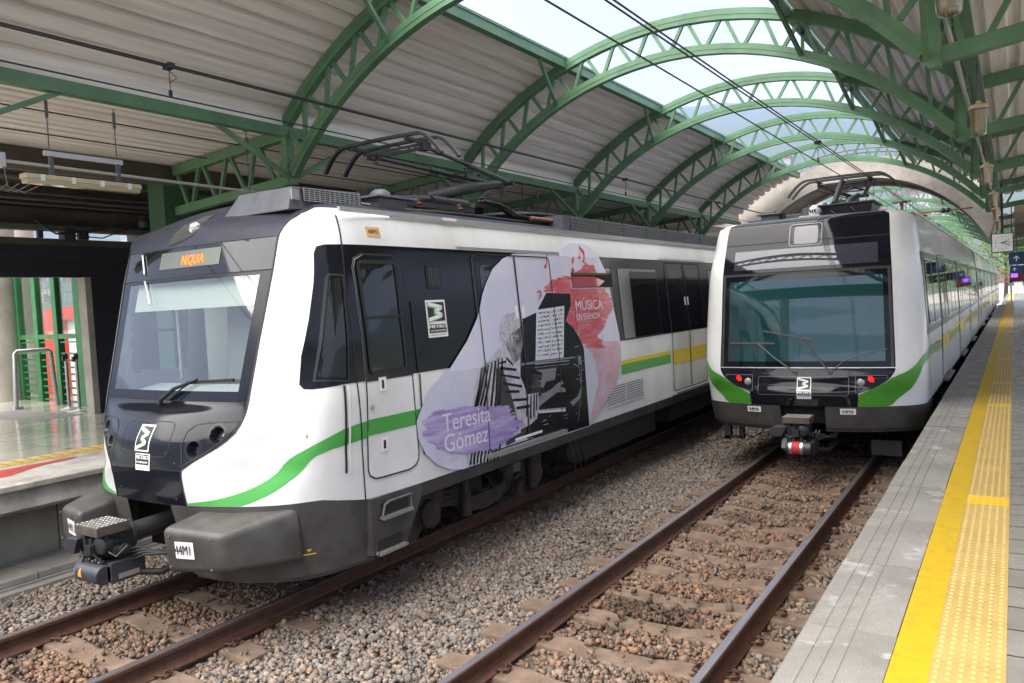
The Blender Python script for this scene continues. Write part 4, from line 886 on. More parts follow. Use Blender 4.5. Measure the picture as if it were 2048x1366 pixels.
# openings and lines that lie over the artwork
hop = decal(N, 'hopper_window', [[(8.98, 2.715), (10.18, 2.715), (10.18, 2.91), (8.98, 2.91)]], mat('opening_dark', (.012, .010, .006), .8), T1, .0265)
decal(N, 'tilted_pane', [[(8.98, 2.715), (9.72, 2.715), (9.95, 2.80), (9.6, 2.86), (8.98, 2.86)]], mat('pane_red_gloss', (.42, .09, .11), .1, coat=1), hop, .030)
decal(N, 'window_rail', stroke([(9.0, 2.89), (10.1, 2.90)], .022), mat('dark_brass', (.20, .13, .03), .4, metal=.5), hop, .0305)
outline(N, 'window_gasket', [(8.98, 2.715), (10.18, 2.715), (10.18, 2.91), (8.98, 2.91)], .010, RUBBER, hop, .031)
door_lines(N, T1, 6.83, 8.45, 1, .0305)
decal(N, 'panel_joint', stroke([(8.98, 2.0), (8.98, 2.9)], .006)+stroke([(10.3, 1.95), (10.3, 3.1)], .012), RUBBER, T1, .0295)
# skirt, steps
for s in (1, -1):
    prof2 = [(1.57, .77), (1.59, .9)]
    side_shell(N, 'sill_skirt', SKIRT, T1, 5.5, YE1, [(1.50, .74), (1.575, .765), (1.597, .898)], both=False) if s > 0 else None
    us = ls(.62, 1, 4)+ls(1, 2, 8)[1:]+ls(2, 3, 8)[1:]+ls(3, 3.55, 5)[1:]
    top = lambda u: (1.0 if u < 3.1 else max(.9, 1.0-(u-3.1)*.25))-.003
    patch(N, 'nose_skirt', SKIRT, T1, us, .37, top, 8, .004, s)
    patch(N, 'nose_skirt_lip', SKIRT, T1, us, .33, .37, 1, -.02, s)
for s in (1, -1):
    mb = MB(); xo = XC+s*1.597; xi = XC+s*1.50
    poly = [(5.02, .40), (5.46, .40), (5.72, .80), (5.72, .90), (5.02, .90)]
    a = [poly[0], poly[1], poly[2], poly[3], poly[4]]
    mb.prism(a, 'x', min(xi, xo), max(xi, xo)); build('step_skirt', mb, SKIRT, T1)
for s in (1, -1):
    for y0, y1, z0, z1 in ((5.12, 5.52, .71, .845), (5.06, 5.42, .41, .53)):
        xo = XC+s*1.599; q = MB().box((min(xo, xo+s*.004), y0+.02, z0+.01), (max(xo, xo+s*.004), y1-.02, z1-.01)); st = build('foot_step', q, TXT, T1)
        mb = MB().tube([(xo, y0, z0), (xo+s*.03, y0, z0), (xo+s*.03, y0+.04, z1-.02), (xo+s*.03, y0+.1, z1), (xo+s*.03, y1, z1), (xo+s*.03, y1, z0)], .011, 8) if z0 > .6 else MB().tube([(xo, y0, z0), (xo+s*.03, y0, z0)], .02, 8)
        build('step_loop', mb, ROOFGREY, st, smooth=True)
        mb = MB().box((min(xo, xo+s*.055), y0, z0-.012), (max(xo, xo+s*.055), y1, z0+.012)); build('step_tread', mb, mat('worn_tread_metal', (.55, .54, .53), .35, metal=.7, var=.5, vscale=60), st)
decal(N, 'door_notice', [[(7.34, 1.015), (7.94, 1.015), (7.94, 1.045), (7.34, 1.045)]], WHITEP, T1, .034)
for y, z in ((4.47, .55),):
    q = [side_pt(N, y+dy, z+dz, .012) for dy, dz in ((-.05, 0), (.05, 0), (.05, .012), (-.05, .012))]
    mb = MB(); mb.v = [tuple(v) for v in q]+[tuple(side_pt(N, y+dy, z+dz, .012)) for dy, dz in ((0, .025), (.02, .05), (-.02, .05))]; mb.f = [(0, 1, 2, 3), (4, 5, 6)]; build('yellow_mark', mb, mat('dull_yellow', (.55, .38, .03), .5), T1, fix=False)
# bumper boxes
for s in (1, -1):
    X = lambda w: XC+s*w
    q = [(X(.60), 3.69, .53), (X(1.19), 3.83, .57), (X(1.42), 4.42, .52), (X(.62), 4.30, .48), (X(.60), 3.66, .91), (X(1.16), 3.80, .87), (X(1.40), 4.40, .97), (X(.62), 4.25, 1.0)]
    bo = build('bumper_box', MB().hexa(q), SKIRT, T1, smooth='all', bevel=.055)
    bo.modifiers['bevel'].segments = 4
    sb = MB()
    for zz in (.60, .84):
        for ww in (.68, 1.08):
            q = Vector((X(ww), 3.67+.2*(ww-.6)-.004, zz)); sb.lathe(tuple(q), [(.001, -.006), (.010, -.004), (.012, 0)], 8, 'y')
    build('bumper_bolt', sb, ROOFGREY, bo)
    if s < 0: bo['label'] = 'far bumper box beside the left platform'
    pl = MB(); xa = X(.74); 
    def face(u, v, l=0, s=s): return Vector((XC+s*(.60+(.58)*u), 3.668+.14*u-l-.010+.022*(1-v), .53+.36*v))
    y0p, y1p = (.22, .52) if s > 0 else (.22, .60)
    uv = [(y0p, .38), (y1p, .38), (y1p, .76), (y0p, .76)]
    pl.v = [tuple(face(u, v)) for u, v in uv]; pl.f = [(0, 1, 2, 3)]
    np_ = build('number_sticker', pl, WHITEP, bo, fix=False)
    cu = (y0p+y1p)/2
    put_text('number', '44M1', .115, TXT, bo, lambda x, y, z, cu=cu, s=s: face(cu+x/.58*s, .57+y/.36, .010+z), xs=.60, bold=.0009)
# recess behind coupler, underframe, bogies
mb = MB().box((XC-.62, 4.35, .45), (XC+.62, 5.6, 1.0)).box((XC-1.35, 4.9, .5), (XC+1.35, 5.6, .9)); build('under_nose', mb, mat('deep_black', (.008, .008, .008), .8), T1)
mb = MB().box((XC-1.45, 5.6, .70), (XC+1.45, YE1, .92)).box((XC-1.3, 9.4, .33), (XC+1.3, 12.2, .72)).box((XC-1.3, 12.8, .38), (XC+1.3, 16.8, .72)).box((XC-1.3, 17.3, .33), (XC+1.3, 20.8, .72))
build('underframe', mb, mat('underframe_dark', (.03, .025, .022), .8, var=.4, vscale=6), T1, bevel=.03)
bogie(T1, XC, 6.1, 8.5); bogie(T1, XC, 22.2, 24.6)
mb = MB().lathe((XC+1.1, 9.25, .55), [(.16, -.2), (.18, -.18), (.18, .22), (.14, .25)], 18, 'x'); build('air_reservoir', mb, DIRTY, T1, smooth=True)
mb = MB()
for k in range(3): mb.tube([(XC+1.42, 8.9+.15*k, .75), (XC+1.5, 8.95+.15*k, .4), (XC+1.42, 9.1+.15*k, .3), (XC+1.3, 9.2+.15*k, .6)], .014, 6)
mb.tube([(XC+1.5, 5.75, .78), (XC+1.5, 5.55, .42), (XC+1.4, 5.4, .30)], .01, 6)
build('cable', mb, RUBBER, T1, smooth='all')
mb = MB().box((XC+1.40, 7.33, .66), (XC+1.60, 7.47, .76)); build('lifting_bracket', mb, SKIRT, T1)
coupler(T1, XC-.06, 3.46, .745)
# roof equipment
rq = MB(); x0, x1 = XC+.25, XC+1.12
rq.hexa([(x0, 4.72, 3.45), (x1, 4.72, 3.45), (x1, 5.66, 3.5), (x0, 5.66, 3.5), (x0+.15, 4.80, 3.66), (x1-.03, 4.80, 3.66), (x1-.03, 5.66, 3.68), (x0+.15, 5.66, 3.68)])
ac = build('air_conditioner', rq, ROOFGREY, T1, bevel=.01)
mb = MB().box((x1-.028, 4.9, 3.535), (x1+.006, 5.6, 3.655)); build('grille_recess', mb, TXT, ac)
mb = MB()
for k in range(7): mb.box((x1+.004, 4.9, 3.54+k*.018), (x1+.014, 5.6, 3.546+k*.018))
for k in range(12): mb.box((x1+.006, 4.9+k*.0625, 3.535), (x1+.016, 4.906+k*.0625, 3.655))
build('grille', mb, ALU, ac)
mb = MB().box((x1+.0, 4.76, 3.54), (x1+.02, 4.84, 3.63)); build('inspection_cover', mb, mat('pale_grey_cover', (.25, .26, .29), .5), ac)
mb = MB().box((XC+.2, 5.68, 3.585), (XC+1.05, 5.84, 3.60)); build('yellow_tray', mb, CREAM, T1)
mb = MB().hexa([(XC+.45, 5.98, 3.5), (XC+1.04, 5.98, 3.5), (XC+1.04, 6.36, 3.5), (XC+.45, 6.36, 3.5), (XC+.42, 5.95, 3.665), (XC+1.06, 5.95, 3.665), (XC+1.06, 6.39, 3.665), (XC+.42, 6.39, 3.665)]).box((XC+.36, 5.87, 3.668), (XC+1.12, 6.47, 3.688))
jb = build('flared_junction_box', mb, mat('box_slate_grey', (.13, .135, .165), .45, var=.2, vscale=6), T1, bevel=.004)
build('dome_cap', MB().lathe((XC+.86, 6.2, 3.688), [(.12, 0), (.12, .02), (.10, .07), (.06, .10), (.001, .11)], 18), ROOFGREY, jb, smooth=True)
pt = bpy.data.objects.new('pantograph', None); COL.objects.link(pt); pt.parent = T1
pantograph(pt, XC, 6.95, 9.88, 4.33, 7.38, 4.58, .62)
mb = MB()
for k, (dx, dz) in enumerate(((0, 0), (.05, -.01), (.1, 0))):
    mb.tube([(XC+.7+dx, 8.2, 3.85), (XC+.75+dx, 8.5, 3.82), (XC+.8+dx, 8.8, 3.70+dz), (XC+.85+dx, 9.3, 3.665), (XC+.85+dx, 10.0, 3.66)], .018, 7)
mb.tube([(XC+.9, 6.5, 3.60), (XC+.92, 7.5, 3.62), (XC+.9, 8.8, 3.62), (XC+.95, 10.0, 3.62)], .022, 7)
build('roof_cable', mb, RUBBER, T1, smooth='all')
ins2 = mat('insulator_brown', (.1, .04, .025), .3)
mb = MB()
for k in range(26): mb.lathe((XC+.98, 9.0+.038*k, 3.66), [(.022, 0), (.036, .01), (.036, .02), (.022, .034)], 10, 'y')
build('insulator_bar', mb, ins2, T1, smooth=True)
mb = MB().lathe((XC+.1, 10.0, 3.70), [(.25, 0), (.25, .06), (.62, .10), (.62, .13), (.4, .16), (.001, .17)], 26)
for i, v in enumerate(mb.v): mb.v[i] = (v[0], 10.0+(v[1]-10.0)*1.3, v[2])
build('flat_roof_vent', mb, ROOFGREY, T1, smooth=True)
mb = MB().box((XC-1.1, 9.55, 3.5), (XC+1.16, 9.75, 3.73)).box((XC-1.1, 9.75, 3.5), (XC+1.12, 26.5, 3.735)); rb = build('roof_louvre_box', mb, ROOFGREY, T1)
mb = MB()
for k in range(6): mb.box((XC+1.115, 9.8, 3.545+k*.032), (XC+1.15, 26.5, 3.56+k*.032))
build('louvre_slat', mb, mat('slat_light_grey', (.19, .19, .20), .5), rb)
mb = MB()
for k in range(19):
    mb.box((XC+1.12, 9.8+k*.9, 3.54), (XC+1.156, 9.83+k*.9, 3.735))
build('louvre_post', mb, ROOFGREY, rb)

# ================================================================== TRAIN ON THE RIGHT TRACK
T2 = thing('metro_train', (0, 11.6, 0), 'white metro train with wide teal windscreen and red tail lights, beside the right platform', 'train')
N = N2; XC = 0.0
NAVY2 = mat('front_black_gloss', (.006, .007, .011), .05, spec=.28)
TEAL = mat('teal_windscreen', (.006, .045, .048), .02, coat=1, spec=1.0)
us2 = ls(1, 2, 8)+ls(2, 3, 8)[1:]+ls(3, 4, 8)[1:]
for s in (1, -1): patch(N, 'nose_panel', WHITE, T2, us2, .895, 3.60, 44, 0, s)
patch(N, 'nose_mask', NAVY2, T2, mid, .895, 1.425, 14)
patch(N, 'windscreen_surround', NAVY2, T2, mid, 1.425, 2.80, 16)
patch(N, 'destination_glass', NAVY2, T2, mid, 2.82, 3.24, 8)
patch(N, 'front_roof_panel', NAVY2, T2, mid, 3.255, 3.60, 8)
patch(N, 'nose_roof', ROOFGREY, T2, mid, 3.60, 3.66, 3)
for s in (1, -1): patch(N, 'nose_roof', ROOFGREY, T2, ls(1, 4, 12), 3.60, 3.66, 3, 0, s)
patch(N, 'nose_seam', RUBBER, T2, mid, 2.795, 2.825, 1, -.004); patch(N, 'nose_seam', RUBBER, T2, mid, 3.235, 3.26, 1, -.004)
GT = bpy.data.materials.new('teal_reflective_glass'); GT.use_nodes = True
_n = GT.node_tree; _p = _n.nodes['Principled BSDF']; _p.inputs['Base Color'].default_value = (.005, .045, .050, 1); _p.inputs['Roughness'].default_value = .02; _p.inputs['IOR'].default_value = 1.75; _p.inputs['Coat Weight'].default_value = .3; _p.inputs['Coat Roughness'].default_value = .02
GB = bpy.data.materials.new('blue_grey_reflective_glass'); GB.use_nodes = True
_p = GB.node_tree.nodes['Principled BSDF']; _p.inputs['Base Color'].default_value = (.04, .043, .06, 1); _p.inputs['Roughness'].default_value = .03; _p.inputs['IOR'].default_value = 1.6; _p.inputs['Coat Weight'].default_value = .15; _p.inputs['Coat Roughness'].default_value = .02
patch(N, 'windscreen', GT, T2, ls(-.9, .9, 26), 1.52, 2.70, 14, .006)
patch(N, 'destination_window', GB, T2, ls(-.86, .86, 24), 2.87, 3.15, 6, .005)
# rubber frame around the windscreen
for a, b in ((-.985, -.955), (.955, .985)): patch(N, 'windscreen_gasket', BLACKM, T2, [a, b], 1.44, 2.79, 16, .009)
patch(N, 'windscreen_gasket', ALU, T2, mid, 1.425, 1.437, 1, .008)
patch(N, 'windscreen_gasket', BLACKM, T2, mid, 2.78, 2.795, 1, .009)
fring(N, 'roof_hatch_frame', rr(-.2, 3.17, .26, 3.50, .05), .016, mat('hatch_grey', (.20, .20, .23), .35), T2, .008)
fpoly(N, 'roof_hatch_glass', rr(-.13, 3.20, .20, 3.46, .04), GB, T2, .007)
hp = rr(-.62, 1.05, .62, 1.31, .03)
fring(N, 'front_hatch_seam', hp, .006, mat('seam_grey', (.16, .16, .17), .4), T2, .003)
emblem(T2, lambda u, v, l: front_pt(N, .03+u, 1.207+v, l), .195, .96)
wordplate(T2, lambda u, v, l: front_pt(N, .035+u, 1.056+v*.68, l), .195)
REDL = mat('red_tail_led', (.9, .015, .01), .4, emit=.9)
for s in (1, -1):
    fring(N, 'lamp_pod_seam', [(s*a, b) for a, b in [(.70, 1.33), (1.1, 1.33), (1.12, 1.27), (.95, 1.15), (.70, 1.09)]], .006, mat('seam_grey', (.16, .16, .17), .4), T2, .003)
    mb = MB(); 
    for i in range(4):
        for j in range(4):
            if (i, j) in ((0, 0), (3, 3)): continue
            q = front_pt(N, s*.90+(i-1.5)*.02, 1.275+(j-1.5)*.02, .012); mb.lathe(tuple(q), [(.0075, -.004), (.005, -.008)][::-1], 8, 'y')
    build('tail_light', mb, REDL, T2)
    q = front_pt(N, s*.77, 1.23, .004)
    build('headlight', MB().lathe(tuple(q), [(.001, -.012), (.045, -.006), (.052, .0)], 18, 'y'), mat('lamp_grey_lens', (.30, .30, .29), .15, coat=1), T2, smooth=True)
    ribbon(N, 'green_stripe', mat('livery_green_deep', (.07, .29, .03), .3, coat=.4), T2, [(.99, .90), (1.0, .99), (1.0, 1.09), (1.003, 1.18), (1.05, 1.29), (1.5, 1.37), (2.0, 1.45), (2.7, 1.57), (3.5, 1.64), (4, 1.66)],
       [(1.55, .90), (1.6, .905), (1.65, .93), (1.7, .98), (1.85, 1.06), (2.15, 1.19), (2.4, 1.30), (2.7, 1.43), (3.4, 1.51), (4, 1.53)], .004, s)
# wipers
wp = MB(); P = lambda w, z, o=.03: tuple(front_pt(N, w, z, o))
for w0, w1, z1, b0, b1 in ((-.1, -.62, 1.78, -1.05, -.38), (.38, -.03, 1.88, -.55, .15)):
    wp.lathe(P(w0, 1.37, .01), [(.001, -.02), (.035, -.015), (.035, 0)], 12, 'y')
    wp.tube([P(w0, 1.37, .03), P((w0*.5+w1*.5), (1.37+z1)/2-.02, .05), P(w1, z1, .04)], .011, 6)
    dz = .0 if w0 < 0 else -.09
    wp.bar(P(b0, z1+.01-(dz*.8), .022), P(b1, z1+dz*.6, .022), .012, .022)
wp.tube([P(.42, 1.39, .03), P(.55, 1.52, .03), P(.8, 1.62, .025), P(1.1, 1.68, .02)], .006, 6)
build('wiper', wp, mat('wiper_grey', (.10, .10, .10), .4), T2, smooth=True)
for s, u0 in ((-1, -.78), (1, .50)):
    mb = MB(); mb.v = [tuple(front_pt(N, a, z, .02)+Vector((0, -.01, 0))) for a, z in ((u0, .79), (u0+.2, .79), (u0+.2, .875), (u0, .875))]; mb.f = [(0, 1, 2, 3)]
    pl = build('number_sticker', mb, WHITEP, T2, fix=False)
    put_text('number', '04MA', .072, TXT, T2, lambda x, y, z, u0=u0: front_pt(N, u0+.1+x, .832+y, .034+z), xs=.85, bold=.001)
for s in (1, -1):
    patch(N, 'nose_skirt', SKIRT, T2, ls(.42, 1, 4)+us2[1:], .58, .892, 8, .004, s)
    patch(N, 'nose_skirt_lip', SKIRT, T2, ls(.42, 1, 4)+us2[1:], .52, .58, 2, -.03, s)
patch(N, 'coupler_pocket', mat('deep_black', (.008, .008, .008), .8), T2, ls(-.5, .5, 8), .6, .892, 4, -.15)
mb = MB().box((-1.42, 12.2, .55), (1.42, 12.9, .9)); build('under_nose', mb, MATS['deep_black'], T2)
coupler(T2, .0, 11.15, .63, red=True, ks=.92)
mb = MB().tube([(-1.0, 11.9, .60), (-.95, 11.85, .42), (-.8, 11.85, .36), (-.66, 11.88, .44), (-.62, 11.95, .6)], .012, 6).tube([(-.1, 11.5, .3), (-.02, 11.45, .12), (.1, 11.45, .1), (.2, 11.5, .3)], .012, 6)
build('hose', mb, RUBBER, T2, smooth='all')
mb = MB().box((-1.28, 12.0, .28), (-1.18, 12.12, .58)).box((-1.05, 12.0, .30), (-.98, 12.1, .56)).box((-1.28, 12.0, .30), (-1.0, 12.05, .34))
build('guard_iron', mb, BLACKM, T2); build('hanging_plate', MB().box((.78, 12.3, .10), (1.18, 12.34, .32)), BLACKM, T2)
# cars
profT2 = [(1.53, .895), (1.53, 1.9), (1.47, 3.0), (1.40, 3.45), (1.36, 3.58)]
cars = [(12.9, 30.7), (31.2, 49.8), (50.3, 61.5), (62.0, 73.5)]
doorsT2 = [(15.0, 16.5), (20.0, 21.5), (25.0, 26.5)]
SILV = mat('silver_window_band', (.016, .017, .019), .2, spec=.35, var=.3, vscale=1)
for ci, (a, b) in enumerate(cars):
    cb = bpy.data.objects.new('car', None); COL.objects.link(cb); cb.parent = T2
    side_shell(N, 'car_body', WHITE, cb, a, b, profT2)
    mb = MB(); r2 = [(1.36, 3.58), (1.15, 3.62), (.6, 3.66), (-.6, 3.66), (-1.15, 3.62), (-1.36, 3.58)]
    for y in (a, b): mb.v += [(w, y, z) for w, z in r2]
    mb.f = [(k, k+1, 7+k, 6+k) for k in range(5)]; build('car_roof', mb, ROOFGREY, cb, fix=False)
    for y in (a, b):
        if ci or y == b: build('car_end', MB().box((-1.40, y-.01, .9), (1.40, y+.01, 3.5)), DOME, cb)
    base = a-12.9 if ci else 0
    for s in (1, -1):
        bt = a+.35 if ci else 12.25
        if ci == 0: decal(N, 'window_band', [[(12.25, 1.83), (b-.5, 1.83), (b-.5, 3.0), (12.32, 3.0), (12.27, 2.9)]], SILV, cb, .004, s)
        else: decal(N, 'window_band', [[(bt, 1.83), (b-.5, 1.83), (b-.5, 3.0), (bt, 3.0)]], SILV, cb, .004, s)
        ds = [d for d in ((y0+base, y1+base) for y0, y1 in doorsT2) if d[1] < b-1]
        gaps = []
        prev = (12.5 if ci == 0 else a+.3)
        for y0, y1 in ds+[(b-.5, b)]:
            gaps.append((prev, y0)); prev = y1
        for y0, y1 in ds:
            d = decal(N, 'passenger_door', [rr(y0, .96, y1, 3.02, .07)], WHITE, cb, .010, s)
            decal(N, 'door_glass', [[(y0+.02, 1.83), (y1-.02, 1.83), (y1-.02, 2.98), (y0+.02, 2.98)]], SILV, cb, .012, s)
            for q0, q1 in ((y0+.12, (y0+y1)/2-.08), ((y0+y1)/2+.08, y1-.12)): decal(N, 'door_window', [rr(q0, 1.9, q1, 2.85, .06)], GLASSW, cb, .016, s)
            decal(N, 'yellow_stripe', [[(y0-.05, 1.42), (y1+.05, 1.42), (y1+.05, 1.66), (y0-.05, 1.66)]], LYEL, cb, .014, s)
            outline(N, 'door_seal', rr(y0, .96, y1, 3.02, .07), .014, RUBBER, cb, .019, s)
            decal(N, 'door_leaf_gap', stroke([((y0+y1)/2, .97), ((y0+y1)/2, 3.0)], .022), RUBBER, cb, .019, s)
            if s > 0: build('door_sill', MB().box((1.52, y0-.05, .90), (1.62, y1+.05, .94)), mat('sill_grey', (.13, .12, .11), .6), cb)
        for y0, y1 in gaps:
            n = max(1, int(round((y1-y0-.2)/1.25)))
            for k in range(n):
                q0 = y0+.15+(y1-y0-.3)*k/n; q1 = y0+.15+(y1-y0-.3)*(k+1)/n-.12
                if q1-q0 < .3: continue
                decal(N, 'window_pane', [rr(q0, 1.95, q1, 2.90, .07)], GLASSW, cb, .012, s)
                if s > 0 and ci < 2: outline(N, 'window_gasket', rr(q0, 1.95, q1, 2.90, .07), .018, ALU, cb, .016, s)
            if y1-y0 > 1:
                z_ = 1.53
                decal(N, 'yellow_stripe', [[(y0+.05, z_+.08), (y1-.05, z_+.08), (y1-.05, 1.66), (y0+.05, 1.66)]] if not (ci == 0 and y0 < 13) else [[(13.7, z_+.08), (y1-.05, z_+.08), (y1-.05, 1.66), (13.7, 1.66)]], LYEL, cb, .004, s)
                decal(N, 'green_stripe', [[(y0+.35, 1.46), (y1-.25, 1.46), (y1-.25, 1.61), (y0+.35, 1.61)]] if not (ci == 0 and y0 < 13) else [[(12.9, 1.50), (y1-.25, 1.46), (y1-.25, 1.61), (12.9, 1.65)]], mat('livery_green_deep', (.07, .29, .03), .3), cb, .004, s)
        x = 1.365; build('roof_gutter', MB().box((min(s*x, s*(x+.025)), a, 3.57), (max(s*x, s*(x+.025)), b, 3.60)), ALU, cb)
        if ci == 0: decal(N, 'hand_hold', stroke([(12.75, 1.14), (12.95, 1.14)], .03), TXT, cb, .006, s); decal(N, 'body_seam', stroke([(12.62, .9), (12.62, 3.3)], .008), RUBBER, cb, .005, s)
    mb = MB().box((-1.35, a, .62), (1.35, b, .9)).box((-1.2, a+4.6, .3), (1.2, b-4.6, .62)); build('underframe', mb, MATS['underframe_dark'], cb)
    bg_ = bpy.data.objects.new('bogies', None); COL.objects.link(bg_); bg_.parent = T2
    bogie(bg_, 0, a+1.2, a+3.5); bogie(bg_, 0, b-4.0, b-1.7)
    if ci < 3: build('gangway', MB().box((-1.2, b, .8), (1.2, cars[ci+1][0], 3.4)), RUBBER, T2)
    if ci: build('roof_unit', MB().box((-.9, a+3, 3.62), (.9, a+9, 3.85)), ROOFGREY, T2, bevel=.02)
# roof gear
mb = MB().hexa([(.12, 13.0, 3.60), (.75, 13.0, 3.60), (.75, 13.7, 3.60), (.12, 13.7, 3.60), (.05, 12.93, 3.80), (.80, 12.93, 3.80), (.80, 13.75, 3.80), (.05, 13.75, 3.80)]).box((.02, 12.9, 3.80), (.83, 13.8, 3.835))
jb = build('equipment_box', mb, BLACKM, T2, bevel=.012)
mb = MB().tube([(.22, 12.98, 3.76), (.22, 12.92, 3.72), (.36, 12.9, 3.60)], .02, 7).tube([(.50, 12.98, 3.78), (.50, 12.92, 3.75), (.66, 12.9, 3.60)], .02, 7); build('cable_loop', mb, RUBBER, jb, smooth='all')
mb = MB().box((-.80, 12.75, 3.60), (-.52, 13.0, 3.74)).box((-.86, 12.7, 3.74), (-.48, 13.05, 3.765)).box((-.78, 12.78, 3.765), (-.60, 13.0, 3.80)).box((-.50, 12.95, 3.60), (-.22, 13.3, 3.735)).box((-1.1, 13.1, 3.6), (-.8, 13.5, 3.72))
build('equipment_box', mb, ROOFGREY, T2, bevel=.01)
mb = MB().box((-.18, 12.55, 3.585), (.12, 12.62, 3.66)); pk = build('siren_bracket', mb, ALU, T2)
build('siren_base', MB().box((-.17, 12.75, 3.64), (-.02, 12.9, 3.80)).tube([(-.08, 12.8, 3.8), (-.08, 12.8, 3.86)], .015), ROOFGREY, pk)
build('siren_dome', MB().lathe((.02, 12.68, 3.665), [(.075, 0), (.08, .05), (.07, .10), (.04, .14), (.001, .155)], 18), WHITEP, pk, smooth=True)
mb = MB()
for k in range(3): mb.box((-.035+.035*k, 12.59, 3.70), (-.015+.035*k, 12.605, 3.75))
build('siren_slot', mb, TXT, pk)
pt = bpy.data.objects.new('pantograph', None); COL.objects.link(pt); pt.parent = T2
pantograph(pt, 0.04, 14.1, 16.6, 4.30, 15.1, 4.50, .5)
mb = MB().tube([(.03, 14.2, 3.95), (.02, 15.1, 4.42)], .05, 10); build('arm_strut', mb, BLACKM, pt)

